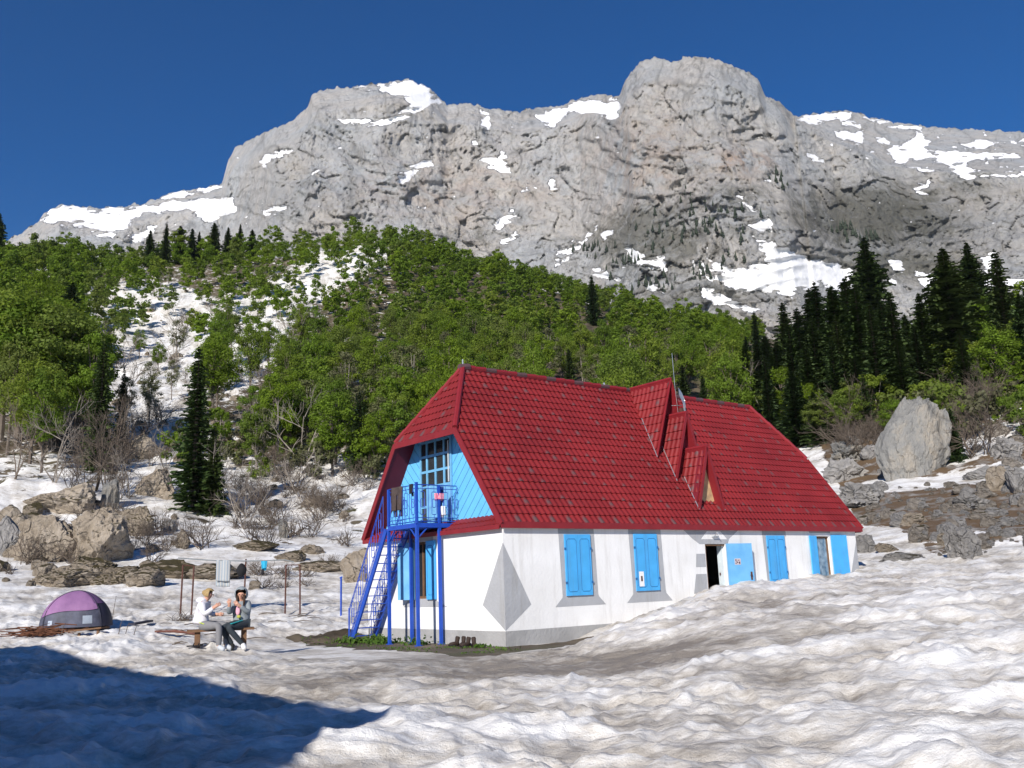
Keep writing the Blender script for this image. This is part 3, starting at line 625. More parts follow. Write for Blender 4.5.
def trunk_mb(rs, h, w, cs, r0):
    b = MB(); lean = rs.normal(size=2) * .02 * h
    b.tube([(0, 0, -.8), (lean[0] * .3, lean[1] * .3, h * .3), (lean[0], lean[1], h * .85)], [r0, r0 * .75, r0 * .2], 6)
    for c in cs[::3]:
        z0 = min(c[2] * .75, h * .6) * rs.uniform(.6, 1); m = (c[0] * .5, c[1] * .5, (z0 + c[2]) / 2 + .2)
        b.tube([(lean[0] * z0 / h, lean[1] * z0 / h, z0), m, tuple(c)], [r0 * .35, r0 * .22, r0 * .08], 4, cap=False)
    return b
leafy = []
def make_leafy(i, h, w, nleaf, m, lsz=(.09, .19), base=.28, nclump=34, bark='bark'):
    rs = np.random.default_rng(100 + i); nclump = int(nclump * 1.7); c, nor, cs = crown_points(rs, h, w, int(nleaf * 2.9), base, nclump)
    v, f = leaf_quads(c, rs.uniform(*lsz, len(c)), nor, rs)
    return (npmesh('crown', v, f, [M[m]]), trunk_mb(rs, h, w, cs, .018 * h).mesh('trunk', M[bark]))
LV = [make_leafy(0, 12, 3.6, 2600, 'leaf'), make_leafy(1, 13, 3.2, 2600, 'leaf', nclump=28), make_leafy(2, 11, 3.9, 2800, 'leaf', nclump=40), make_leafy(3, 10, 3.0, 2200, 'leaf', base=.2),
      make_leafy(4, 14, 3.6, 3000, 'leaf', nclump=44), make_leafy(5, 9, 2.6, 1700, 'leaf', base=.22, nclump=22, bark='barkpale'), make_leafy(6, 11, 3.0, 1100, 'leafb', nclump=30, bark='barkpale'), make_leafy(7, 9, 2.4, 1000, 'leaf', base=.15, nclump=18, bark='barkpale')]
def make_spruce(i, h, w, tall=False):
    rs = np.random.default_rng(300 + i); V = []; F = []
    nw = 40; z0 = .30 if tall else .04
    for k in range(nw):
        t = k / (nw - 1); z = h * (z0 + (1 - z0) * t ** .92)
        rad = w * ((1 - t) ** .62 * .98 + .04) * rs.uniform(.75, 1.12)
        if tall: rad = w * (math.sin(math.pi * min(1, .18 + t * .8)) ** .7) * rs.uniform(.5, 1.1) * (1 if t < .8 else .8)
        nb = 14 if t < .8 else 10; a0 = rs.uniform(0, 6.3)
        for j in range(nb):
            a = a0 + j * 2 * math.pi / nb + rs.normal() * .2; L = rad * rs.uniform(.55, 1.2)
            if rs.random() < .1: continue
            dr = -.30 * L * (1 - .6 * t) + rs.normal() * .16; ux, uy = math.cos(a), math.sin(a)
            tip = np.array([ux * L, uy * L, z + dr]); org = np.array([0, 0, z]); mid = (org * .45 + tip * .55) + np.array([0, 0, .10 * L])
            sd = np.array([-uy, ux, 0.])
            wd = .26 * L + .2
            ns = 5
            for q in range(ns):
                s_ = (q + .6) / ns; c = (org * (1 - s_) + mid * s_) if s_ < .55 else (mid * (1 - (s_ - .45) / .6) + tip * ((s_ - .45) / .6))
                for sg in (-1, 1):
                    b = len(V); ww = wd * (1.25 - s_ * .7) * rs.uniform(.7, 1.3)
                    out = np.array([ux, uy, 0]) * ww * .9
                    V += [c - out * .35, c + sd * sg * ww + out * .5 + np.array([0, 0, -ww * rs.uniform(.25, .7)]), c + out * .7 + np.array([0, 0, -.08 * ww])]
                    F.append((b, b + 1, b + 2))
            b = len(V); V += [mid + sd * .1, mid - sd * .1, tip + np.array([0, 0, -.1])]; F.append((b, b + 1, b + 2))
            b = len(V); V += [org, tip, mid + np.array([0, 0, -.24 * L - .12])]; F.append((b, b + 1, b + 2))
    b = len(V); V += [np.array([.08, 0, h * .96]), np.array([-.08, 0, h * .96]), np.array([0, 0, h * 1.03])]; F.append((b, b + 1, b + 2))
    me = npmesh('crown', np.array(V), np.array(F), [M['needle']])
    tb = MB(); tb.tube([(0, 0, -.8), (0, 0, h * .5), (0, 0, h * .98)], [.016 * h, .010 * h, .02], 7)
    return me, tb.mesh('trunk', M['bark' if not tall else 'barkpale'])
SP = [make_spruce(0, 18, 2.9), make_spruce(1, 20, 2.6), make_spruce(2, 16, 3.0), make_spruce(3, 19, 2.2), make_spruce(4, 22, 2.6, True)]
SPH = [18, 20, 16, 19, 22]; LVH = [12, 13, 11, 10, 14, 9, 11, 9]
def place_tree(name, meshes, loc, s, label, cat, group, sxy=1.):
    o = bpy.data.objects.new(name, None); COL.objects.link(o); o.location = loc; o.rotation_euler = (0, 0, random.uniform(0, 6.28)); o.scale = (s * sxy, s * sxy, s)
    tag(o, label, cat, group)
    c = link_mesh('crown', meshes[0], o); t = link_mesh('trunk', meshes[1], o); return o

def zone_label(px, py, r):
    if px < 90: return ('leafy green tree in the dense stand at the left edge of the slope', 'leafy trees at the left edge')
    if px < 400: return ('leafy spring tree on the snow patched slope left of the red roof', 'leafy trees on the snowy slope')
    if px < 760: return ('leafy green tree in the unbroken wood behind the red roof', 'leafy trees behind the hut')
    return ('leafy light green tree among the dark conifers right of the hut', 'leafy trees on the right')

cand = []
rs = np.random.default_rng(5); tries = 0; grid = {}
PTS = []
N = 26000
aa = rs.uniform(-36, 36, N); r2 = np.sqrt(rs.uniform(84 ** 2, 345 ** 2, N)); pr = rs.random(N)
xs = r2 * np.sin(np.radians(aa)); ys = r2 * np.cos(np.radians(aa)); zs = height(xs, ys); PX, PY = px_np(xs, ys, zs)
PC = PY - FPX * 6.5 / r2; inc = inpoly(PX, PC, CLEAR[0]) | inpoly(PX, PC, CLEAR[1])
LONE = [(193, 356, 512), (97, 352, 470), (120, 372, 450), (67, 287, 368), (360, 392, 472), (571, 347, 400), (594, 272, 325), (686, 364, 420), (706, 374, 424)]
hid = np.zeros(N, bool)
for cx, ct, cb in LONE: hid |= (np.abs(PX - cx) < 8 + FPX * 2.6 / r2) & (PY > cb - 6) & (PY < cb + 150) & (PY - FPX * 11 / r2 < ct + (cb - ct) * .75)
hid |= (PX > 742) & (PX < 935) & (PY > 352)
for i in range(N):
    x, y, z, r, px, py = xs[i], ys[i], zs[i], r2[i], PX[i], PY[i]
    if px < -60 or px > 1090: continue
    if inc[i] and pr[i] > .05: continue
    if hid[i]: continue
    if r < 112 and px > 130 and px < 380 and pr[i] > .25: continue
    if px < 380 and r < 98: continue
    if px >= 380 and px < 800 and r < 100: continue
    if px > 780 and r < 118: continue
    if px > 760 and r > 215 : continue
    if px > 760 and px < 935 and r < 150 and pr[i] > .6: continue
    sp_ = 4.0 + r * .006 if px > 390 else 5.4 + r * .004
    if 130 < px < 330: sp_ += 1.6
    if px < 80: sp_ = 4.6
    gx, gy = int(x // 6), int(y // 6); ok = True
    for ax in (-1, 0, 1):
        for ay in (-1, 0, 1):
            for q in grid.get((gx + ax, gy + ay), ()):
                if (q[0] - x) ** 2 + (q[1] - y) ** 2 < sp_ * sp_: ok = False; break
            if not ok: break
        if not ok: break
    if not ok: continue
    grid.setdefault((gx, gy), []).append((x, y)); PTS.append((x, y, z, r, px, py))
# how much of each tree shows past the terrain / the hut
PTS.sort(key=lambda t: t[3])
def shown(t):
    x, y, z, r, px, py = t; top = py - 920 * 11 / r
    if px < -20 or px > 1044: return 0
    if 463 < px < 748 and top > 367 + (px - 463) * .14: return 0
    if 748 <= px < 861 and top > 409 + (px - 748): return 0
    return 1
vis = [t for t in PTS if shown(t)]
near = vis[:205]; far = vis[205:]
random.seed(3)
for t in near:
    x, y, z, r, px, py = t
    edge = inpoly([px], [py], CLEAR[0])[0] or inpoly([px], [py], CLEAR[1])[0]
    k = random.choice([0, 1, 2, 3, 4, 0, 2, 6] if not edge else [3, 3, 6, 1])
    if r < 125 and 100 < px < 400: k = random.choice([5, 6, 7, 7, 3])
    s = random.uniform(.75, 1.1) * (.72 if edge else 1)
    if px < 90: s *= 1.1
    if px > 760: s *= .72
    lb, gr = zone_label(px, py, r)
    place_tree('leafy_tree', LV[k], (x, y, z - .1), s * 1.08, lb, 'tree', gr, random.uniform(.72, 1.05))
for i in range(36):
    px = random.uniform(925, 1045) if i < 20 else random.uniform(765, 925); py = random.uniform(370, 408) if i < 20 else random.uniform(424, 444)
    g, r = ground(px, py, 60); k = random.choice([2, 3, 5, 7]); s = random.uniform(50, 78) / FPX * r / LVH[k] * (1 if i < 20 else random.uniform(.6, 1.15))
    place_tree('leafy_tree', LV[k], g - Vector((0, 0, .2)), s, 'leafy light green tree among the dark conifers right of the hut', 'tree', 'leafy trees on the right', random.uniform(1., 1.3))
for i in range(46):
    px = random.choice([random.uniform(248, 345), random.uniform(372, 408)]); py = random.uniform(425, 478)
    g, r = ground(px, py, 60); k = random.choice([3, 1, 3, 6, 5, 7]); s = random.uniform(50, 92) / FPX * r / LVH[k]
    place_tree('leafy_tree', LV[k], g - Vector((0, 0, .2)), s, 'slender leafy tree low on the slope between the lone spruce and the hut', 'tree', 'leafy trees low on the slope', random.uniform(.9, 1.15))
for i in range(12):
    px = random.uniform(-10, 78); py = random.uniform(430, 452); g, r = ground(px, py, 60); k = random.choice([0, 2, 4]); s = random.uniform(110, 150) / FPX * r / LVH[k]
    place_tree('leafy_tree', LV[k], g - Vector((0, 0, .2)), s, 'leafy green tree in the dense stand at the left edge of the slope', 'tree', 'leafy trees at the left edge', 1.15)
# the far part of the wood, one mass
VV = []; FF = []; TT_ = []; off = 0
FC = []
for i in range(6):
    q = np.random.default_rng(900 + i); h = [11, 12, 10, 13, 9, 11][i]; w = [3.4, 3.1, 3.7, 3.5, 3.0, 2.6][i]
    c, nor, cs = crown_points(q, h, w, 1400, .12, 36); FC.append(leaf_quads(c, q.uniform(.20, .40, len(c)), nor, q))
for t in far:
    x, y, z, r, px, py = t; v, f = FC[random.randrange(6)]; s = random.uniform(.7, 1.15) * (.9 if px > 500 else 1); a = random.uniform(0, 6.28); ca, sa = math.cos(a), math.sin(a)
    w = np.empty_like(v); w[:, 0] = x + s * 1.12 * (v[:, 0] * ca - v[:, 1] * sa); w[:, 1] = y + s * 1.12 * (v[:, 0] * sa + v[:, 1] * ca); w[:, 2] = z - .3 + s * v[:, 2]
    VV.append(w); FF.append(f + off); off += len(v); TT_.append(np.full(len(v), random.random()))
me = npmesh('far_wood', np.concatenate(VV), np.concatenate(FF), [M['leaf']], attrs={'tint': np.concatenate(TT_)})
o = link_mesh('far_wood', me); tag(o, 'unbroken green leafy wood on the upper slope below the cliffs', 'wood', None, 'stuff')
print('trees', len(near), len(far))

def conifer(px, top, base, k, label, group, sxy=1., rmin=30):
    g, r = ground(px, base, rmin); hpx = base - top; h = hpx / FPX * r * 1.02
    return place_tree('spruce_tree', SP[k], g - Vector((0, 0, .2)), h / SPH[k], label, 'conifer', group, sxy)
for px, top, base, k, w, lb in [
    (193, 356, 512, 3, 1.25, 'tall dark spruce standing alone low on the snow slope left of the hut'), (212, 430, 515, 2, 1.0, 'shorter spruce crowding the right side of the tall lone spruce'),
    (97, 352, 470, 1, 1.1, 'dark spruce rising behind the bare brown thicket on the left'), (120, 372, 450, 3, .9, 'slim spruce right beside the bare brown thicket on the left'),
    (67, 287, 368, 2, 1.3, 'broad dark spruce at the left edge of the big snow clearing'), (135, 508, 521, 2, 1.3, 'tiny spruce seedling on the snow above the split boulder'),
    (360, 392, 472, 0, 1.1, 'spruce on the slope just left of the hut roof'), (571, 347, 400, 2, 1.0, 'dark spruce top poking up over the left half of the roof ridge'), (594, 272, 325, 0, 1.1, 'lone dark spruce sticking out high in the green wood'),
    (686, 364, 420, 0, 1.1, 'left spruce of the pair behind the dormer antenna'), (706, 374, 424, 2, .9, 'right spruce of the pair behind the dormer antenna'), (880, 240, 372, 4, 1.25, 'tallest spruce on the right with a bare pale lower trunk'),
    (957, 412, 462, 2, 1.0, 'small dark spruce tucked against the right side of the giant boulder'), (-4, 208, 262, 4, 1.0, 'conifer half cut off by the left picture edge on the skyline'), (963, 256, 398, 4, 1.5, 'ragged spruce with gappy branches above the giant boulder'), (985, 250, 372, 4, 1.2, 'slender ragged spruce between two others near the right edge'), (1014, 260, 380, 1, 1.3, 'full dark spruce at the right picture edge')]:
    conifer(px, top, base, k, lb, None, w)
for i, (px, top, base) in enumerate([(150, 209, 246), (166, 204, 246), (180, 206, 246), (192, 209, 246), (199, 214, 246), (214, 208, 246), (228, 211, 244), (240, 208, 244), (252, 214, 244), (302, 226, 240)]):
    conifer(px, top, base, [0, 3, 2][i % 3], 'dark conifer in the short row standing on the left skyline', 'conifers on the left skyline', 1.3, 250)
for i, (px, top, base) in enumerate([(790, 288, 398), (806, 293, 405), (818, 296, 410), (832, 287, 413), (845, 292, 418), (858, 278, 402), (868, 287, 418), (892, 287, 415), (905, 278, 418), (918, 300, 402), (931, 291, 398), (882, 305, 428),
        (850, 312, 430), (822, 322, 430), (800, 372, 446), (771, 352, 430), (757, 364, 426), (747, 366, 418), (781, 340, 412), (839, 332, 436), (896, 340, 424), (945, 312, 396), (972, 330, 415), (1000, 310, 396), (1030, 285, 394), (812, 345, 440), (865, 340, 432), (790, 385, 440), (757, 312, 376), (770, 320, 384), (748, 325, 370), (752, 350, 430), (776, 360, 440), (762, 340, 415), (815, 375, 444), (832, 365, 440), (868, 370, 437), (926, 330, 408), (798, 330, 420), (740, 385, 430), (765, 390, 432), (907, 330, 422), (1045, 290, 400)]):
    conifer(px + random.uniform(-4, 4), top + random.uniform(-6, 22), base, [0, 1, 3, 1, 2][i % 5], 'dark spruce in the dense conifer stand right of the hut', 'spruces in the stand right of the hut', random.uniform(1.1, 1.9))
# little firs on the ledges of the mountain
def far_fir(i):
    rs = np.random.default_rng(700 + i); V = []; F = []
    for k in range(9):
        t = k / 8; z = 10 * (.08 + .8 * t); rad = 2.1 * (1 - t) + .4; n = 7; a0 = rs.uniform(0, 6)
        b = len(V); V.append((0, 0, z + 2.2))
        for j in range(n):
            a = a0 + j * 6.283 / n; q = rad * rs.uniform(.6, 1.2); V.append((q * math.cos(a), q * math.sin(a), z - rs.uniform(0, .7)))
        for j in range(n): F.append((b, b + 1 + j, b + 1 + (j + 1) % n))
    return npmesh('fir_tree', np.array(V), np.array(F), [M['firfar']])
FIR = [far_fir(i) for i in range(4)]
mx, my, mz, mpx, mpy = MT
def mountain_at(px, py):
    j = int(np.argmin(np.abs(mpx[:, 150] - px))); i = int(np.argmin(np.abs(mpy[j, :330] - py)))
    d = (mpx[max(0, j - 6):j + 7, :330] - px) ** 2 + (mpy[max(0, j - 6):j + 7, :330] - py) ** 2; a, b = np.unravel_index(np.argmin(d), d.shape)
    a += max(0, j - 6); return Vector((mx[a, b], my[a, b], mz[a, b])), math.hypot(mx[a, b], my[a, b])
fz = [((700, 232), 40, 16, 34), ((720, 222), 30, 10, 16), ((655, 238), 22, 14, 12), ((690, 205), 20, 8, 10), ((705, 275), 14, 12, 12), ((735, 262), 16, 8, 8), ((870, 240), 20, 10, 18), ((845, 232), 14, 6, 8), ((620, 262), 22, 10, 14), ((590, 252), 14, 10, 10), ((780, 188), 14, 14, 8), ((560, 285), 40, 6, 12), ((648, 285), 30, 8, 14)]
for (c, sx, sy, n) in fz:
    for _ in range(n):
        g, r = mountain_at(random.gauss(c[0], sx * .6), random.gauss(c[1], sy * .6)); o = link_mesh('fir_tree', random.choice(FIR)); hp = random.uniform(6, 12)
        o.location = g; s = hp / FPX * r / 10; o.scale = (s, s, s); o.rotation_euler = (0, 0, random.uniform(0, 6))
        tag(o, 'tiny dark fir clinging to a ledge of the grey mountain wall', 'fir', 'small firs on the mountain ledges')

# bare shrubs and thickets
def bare(i, h, spread, n0, depth=3, m='twig', r0=.035):
    rs = np.random.default_rng(500 + i); b = MB()
    def br(p, d, L, r, k):
        q = p + d * L * .5 + rs.normal(size=3) * .05 * L; e = q + (d + rs.normal(size=3) * .15) * L * .5
        b.tube([p, q, e], [r, r * .8, r * .55], 3, cap=False)
        if k == 0: return
        for _ in range(rs.integers(3, 5)):
            t = rs.uniform(.35, 1); s = p + (e - p) * t; dd = d + rs.normal(size=3) * .55; dd[2] += .15; dd /= np.linalg.norm(dd)
            br(s, dd, L * rs.uniform(.45, .7), r * .55, k - 1)
    for _ in range(n0):
        d = rs.normal(size=3) * spread; d[2] = 1; d /= np.linalg.norm(d); br(np.array([rs.normal() * .3 * spread, rs.normal() * .3 * spread, -.1]), d, h * rs.uniform(.5, .8), r0, depth)
    return b.mesh('bare_shrub', M[m])
BS = [bare(0, 2.2, .7, 9), bare(1, 1.8, .8, 10), bare(2, 3.0, .45, 6), bare(3, 1.4, .9, 9, 3), bare(4, 6.5, .25, 3, 3, 'twig', .07), bare(5, 5.5, .35, 4, 3, 'barkpale', .06)]
def put_bare(px, py, k, s, label, group, name='bare_shrub', rmin=20):
    g, r = ground(px, py, rmin); o = link_mesh(name, BS[k]); o.location = g; o.rotation_euler = (0, 0, random.uniform(0, 6.28)); o.scale = (s, s, s * random.uniform(.8, 1.1)); tag(o, label, 'shrub' if k < 4 else 'bare tree', group)
random.seed(21)
for _ in range(26): put_bare(random.gauss(95, 26), random.uniform(452, 500), random.choice([4, 5, 4, 2]), random.uniform(.8, 1.15), 'bare brown tree in the leafless thicket above the split boulder', 'bare trees in the left thicket', 'bare_tree')
for _ in range(42): put_bare(random.gauss(290, 48), random.uniform(478, 550), random.choice([0, 1, 2, 3]), random.uniform(.7, 1.3), 'leafless grey shrub on the snow slope just left of the hut', 'bare shrubs left of the hut')
for _ in range(75): put_bare(random.uniform(85, 350), random.uniform(300, 470), random.choice([0, 1, 2, 5]), random.uniform(.9, 1.6), 'leafless shrub scattered over the big snow clearing', 'bare shrubs on the snow clearing', rmin=70)
for _ in range(22): put_bare(random.uniform(0, 170), random.uniform(520, 575), random.choice([0, 3, 3, 1]), random.uniform(.5, .9), 'bare twiggy shrub among the tan boulders on the left', 'bare shrubs among the left boulders')
for _ in range(14): put_bare(random.uniform(240, 345), random.uniform(560, 590), 3, random.uniform(.35, .6), 'low bare twigs poking from the snow behind the clothes line', 'twigs behind the clothes line')
for _ in range(34): put_bare(random.uniform(830, 1030), random.uniform(415, 462), random.choice([0, 1, 2]), random.uniform(.9, 1.6), 'leafless brown shrub at the foot of the wood near the giant boulder', 'bare shrubs near the giant boulder', rmin=60)
for px, py, s in [(215, 490, .8), (232, 510, .8), (165, 470, .9), (245, 530, .7), (300, 500, .7), (340, 510, .6), (770, 425, 1.1)]: put_bare(px, py, 5, s, 'slender leafless tree standing apart on the lower slope', 'slender bare trees', 'bare_tree')
# low green bushes on the right and by the foot of the wood
LB = []
for i in range(3):
    q = np.random.default_rng(800 + i); c, nor, cs = crown_points(q, 2.6, 1.8, 800, .02, 14); v, f = leaf_quads(c, q.uniform(.09, .2, len(c)), nor, q); LB.append(npmesh('leafy_bush', v, f, [M['leaf'] if i < 2 else M['leafb']]))
for n, xr, yr, lb, gr, rm in ((60, (825, 1040), (398, 440), 'low leafy bush along the lower edge of the wood on the right', 'leafy bushes on the right', 60), (34, (170, 420), (430, 482), 'low leafy bush along the foot of the slope left of the hut', 'leafy bushes left of the hut', 60)):
    for _ in range(n):
        g, r = ground(random.uniform(*xr), random.uniform(*yr), rm); o = link_mesh('leafy_bush', random.choice(LB)); o.location = g; s = random.uniform(.6, 1.5); o.scale = (s, s, s * 1.1); o.rotation_euler = (0, 0, random.uniform(0, 6)); tag(o, lb, 'bush', gr)

# ------------------------------------------------------------------ rocks
def rock_mesh(seed, sub=4, planes=13, rough=.10, flat=1.):
    rs = random.Random(seed); bm = bmesh.new(); bmesh.ops.create_icosphere(bm, subdivisions=sub, radius=1)
    pl = []
    for _ in range(planes):
        n = Vector((rs.gauss(0, 1), rs.gauss(0, 1), rs.gauss(.15, .8))).normalized(); pl.append((n, rs.uniform(.55, .85)))
    o = Vector((seed * 3.7, seed * 1.3, 0))
    for v in bm.verts:
        p = v.co.copy()
        for n, d in pl:
            k = p.dot(n)
            if k > d: p -= n * (k - d) * .93
        q = v.co * 1.4 + o
        k = mn.fractal(q, .8, 2.1, 6) * rough * 1.5 + (abs(mn.noise(q * 1.7)) - .3) * rough * 1.1 + (abs(mn.noise(q * 4.3)) - .3) * rough * .7 + mn.noise(q * 9) * rough * .3
        vd, vp = mn.voronoi(q * 1.9); k += mn.noise(vp[0] * 7.3) * rough * .9 - rough * .5 * math.exp(-((vd[1] - vd[0]) / .09) ** 2)
        vd, vp = mn.voronoi(q * 4.6); k += mn.noise(vp[0] * 7.3) * rough * .5 - rough * .2 * math.exp(-((vd[1] - vd[0]) / .09) ** 2)
        v.co = p * (1 + k)
    me = bpy.data.meshes.new('boulder'); bm.to_mesh(me); bm.free(); return me
RM = {}
def rock_variant(seed, mname, sub=4, planes=13, rough=.10):
    k = (seed, mname, sub)
    if k not in RM: me = rock_mesh(seed, sub, planes, rough); me.materials.append(M[mname]); RM[k] = me
    return RM[k]
def put_rock(px, base, w, h, mname, seed, label, group=None, sub=4, name='boulder', tilt=0, rough=.1, planes=13, depth=.8, rmin=12):
    g, r = ground(px, base, rmin); W = w / FPX * r / 2 * 1.18; Hh = h / FPX * r
    o = link_mesh(name, rock_variant(seed, mname, sub, planes, rough)); o.scale = (W, W * depth, Hh * .72); o.location = g + Vector((0, W * depth * .6, Hh * .30)); o.rotation_euler = (random.uniform(-.1, .1), tilt, random.uniform(-.25, .25))
    return tag(o, label, 'rock', group)
random.seed(11)
put_rock(40, 562, 50, 42, 'rocktan', 1, 'left half of the great split tan boulder on the left slope', tilt=-.35, sub=5)
put_rock(92, 563, 56, 50, 'rocktan', 2, 'right half of the great split tan boulder with a diagonal crack', tilt=.15, sub=5)
put_rock(131, 536, 38, 28, 'rockmoss', 3, 'brown mossy block leaning behind the great split boulder', sub=5)
put_rock(52, 515, 62, 30, 'rocktan', 4, 'rugged tan outcrop above the great split boulder', sub=5)
put_rock(108, 510, 18, 34, 'rockpale', 5, 'pale upright rock in the bare thicket', tilt=.1)
put_rock(150, 497, 40, 32, 'rocktan', 6, 'cracked tan boulder between the thicket and the lone spruce', sub=5)
put_rock(60, 587, 62, 20, 'rocktan', 7, 'low tan rock at the left end of the mossy row behind the tent', sub=5)
put_rock(84, 582, 46, 26, 'rockmoss', 8, 'dark topped mossy rock directly behind the tent', sub=5)
put_rock(112, 585, 52, 22, 'rockmoss', 9, 'middle rock of the low mossy row behind the tent', sub=5)
put_rock(142, 586, 40, 16, 'rocktan', 10, 'small tan rock closing the right end of the mossy row')
put_rock(165, 578, 70, 18, 'rockmoss', 12, 'flat mossy slab behind the left clothes posts')
put_rock(205, 580, 60, 15, 'rocktan', 13, 'low tan slab behind the striped towel')
put_rock(3, 556, 26, 36, 'rockgrey', 14, 'dark broken rock cut by the left picture edge')
put_rock(18, 538, 26, 22, 'rocktan', 15, 'small brown block beside the dark rock at the left edge')
put_rock(169, 533, 13, 14, 'rockgrey', 16, 'small leaning grey rock alone on the bright snow bank')
put_rock(181, 549, 15, 17, 'rocktan', 17, 'small upright tan rock on the snow above the clothes line')
put_rock(282, 538, 10, 20, 'rockpale', 18, 'little pale standing stone in front of a brown bush')
put_rock(252, 551, 46, 11, 'rockmoss', 19, 'long flat mossy rock on the snow behind the towel')
put_rock(312, 555, 22, 12, 'rocktan', 20, 'low tan stone on the snow left of the hut')
put_rock(287, 562, 26, 12, 'rockmoss', 21, 'dark moss covered rock behind the clothes line')
put_rock(325, 572, 60, 14, 'rocktan', 22, 'long tan ledge of rock left of the staircase')
put_rock(356, 582, 42, 36, 'rocktan', 23, 'tan boulder right behind the blue staircase')
put_rock(253, 589, 14, 8, 'rocktan', 24, 'lone brown stone on the snow right of the black bag', sub=3)
put_rock(135, 460, 40, 26, 'rocktan', 25, 'brown outcrop halfway up the snow clearing')
# right side
b = put_rock(925, 473, 60, 86, 'rockpale', 31, 'giant pale upright boulder standing above the moraine', sub=6, rough=.065, planes=10, depth=.75, rmin=60); b.rotation_euler = (0, 0, 0)
me_ = b.data.copy(); b.data = me_
for v_ in me_.vertices:
    z_ = v_.co.z; t_ = max(0, z_); v_.co.x = v_.co.x * (1 - .50 * t_ ** 1.3) + .55 * t_ - (.12 if z_ < 0 else .12 * (1 - t_)); v_.co.z = z_ * 1.12
b.location.z -= .3
put_rock(852, 462, 40, 22, 'rockpale', 32, 'rough pale rock heap left of the giant boulder', sub=5, rough=.25, rmin=50)
put_rock(868, 506, 48, 22, 'rockgrey', 33, 'rounded grey outcrop just beyond the far end of the roof', sub=5, rough=.2, rmin=40)
put_rock(845, 482, 36, 24, 'rockgrey', 34, 'dark brush covered outcrop behind the roof end', rough=.2, rmin=40)
put_rock(973, 558, 36, 26, 'rockgrey', 35, 'dark grey wedge shaped boulder at the foot of the moraine', sub=5, planes=9)
put_rock(907, 561, 38, 9, 'rockgrey', 36, 'flat grey slab lying alone on the snow right of the hut')
put_rock(869, 553, 26, 18, 'rockgrey', 37, 'grey rock touching the far corner of the hut')
put_rock(889, 553, 18, 9, 'rocktan', 38, 'pale tan stone between the hut corner and the flat slab')
put_rock(1004, 490, 22, 22, 'rocktan', 39, 'tall tan block high on the right side of the moraine', rmin=40)
put_rock(1024, 492, 22, 28, 'rockgrey', 40, 'large shaded grey rock cut by the right picture edge', rmin=40)
put_rock(1012, 458, 30, 20, 'rockgrey', 41, 'grey crag above the snow tongue at the right edge', rough=.2, rmin=50)
put_rock(988, 478, 30, 13, 'rockgrey', 42, 'dark grey rock ledge beside the narrow snow tongue', rmin=50)
put_rock(978, 510, 34, 14, 'rockgrey', 43, 'broad grey rock on top of the brown moraine', rough=.2, rmin=40)
put_rock(915, 525, 22, 12, 'rocktan', 44, 'pale stone at the lower left rim of the moraine', rmin=35)
put_rock(950, 548, 20, 14, 'rocktan', 45, 'small tan boulder left of the dark wedge boulder', rmin=35)
M['rockbrown'] = rockmat('brown_grey_stone', (.18, .155, .13), (.31, .275, .235), (.45, .41, .36), .2)
mv = ['rockgrey', 'rockbrown', 'rockgrey', 'rockbrown']
for i in range(190):
    while True:
        px = random.uniform(860, 1040); py = random.uniform(478, 556)
        if inpoly([px], [py], BROWN)[0]: break
    w = random.choice([3, 4, 4, 5, 6, 8, 10, 14, 18]); put_rock(px, py, w, w * random.uniform(.5, .8), mv[i % 4], 50 + i % 7, 'loose grey stone in the brown moraine right of the hut', 'stones of the moraine', 3, 'stone', rmin=35)
for i in range(40):
    px = random.uniform(840, 1040); py = random.uniform(425, 478)
    if 885 < px < 962: continue
    w = random.choice([8, 10, 14, 20]); put_rock(px, py, w, w * random.uniform(.5, .8), mv[i % 4], 50 + i % 7, 'rock in the rubble beside the giant boulder', 'rocks beside the giant boulder', 3, 'stone', rmin=50)
for i in range(46):
    px = random.uniform(-5, 175); py = random.uniform(515, 592); w = random.choice([6, 8, 10, 14, 20])
    put_rock(px, py, w, w * random.uniform(.45, .8), ['rocktan', 'rocktan', 'rockmoss'][i % 3], 50 + i % 7, 'small broken tan rock among the big boulders on the left', 'small rocks among the left boulders', 3, 'stone', rmin=30)
for i in range(70):
    px = random.uniform(70, 350); py = random.uniform(290, 520); w = random.choice([4, 6, 8, 12, 16]) * (.7 if py < 380 else 1)
    put_rock(px, py, w, w * random.uniform(.5, .8), ['rocktan', 'rockmoss'][i % 2], 50 + i % 7, 'brown rock sticking out of the snowy clearing', 'rocks on the snow clearing', 3, 'stone', rmin=60)

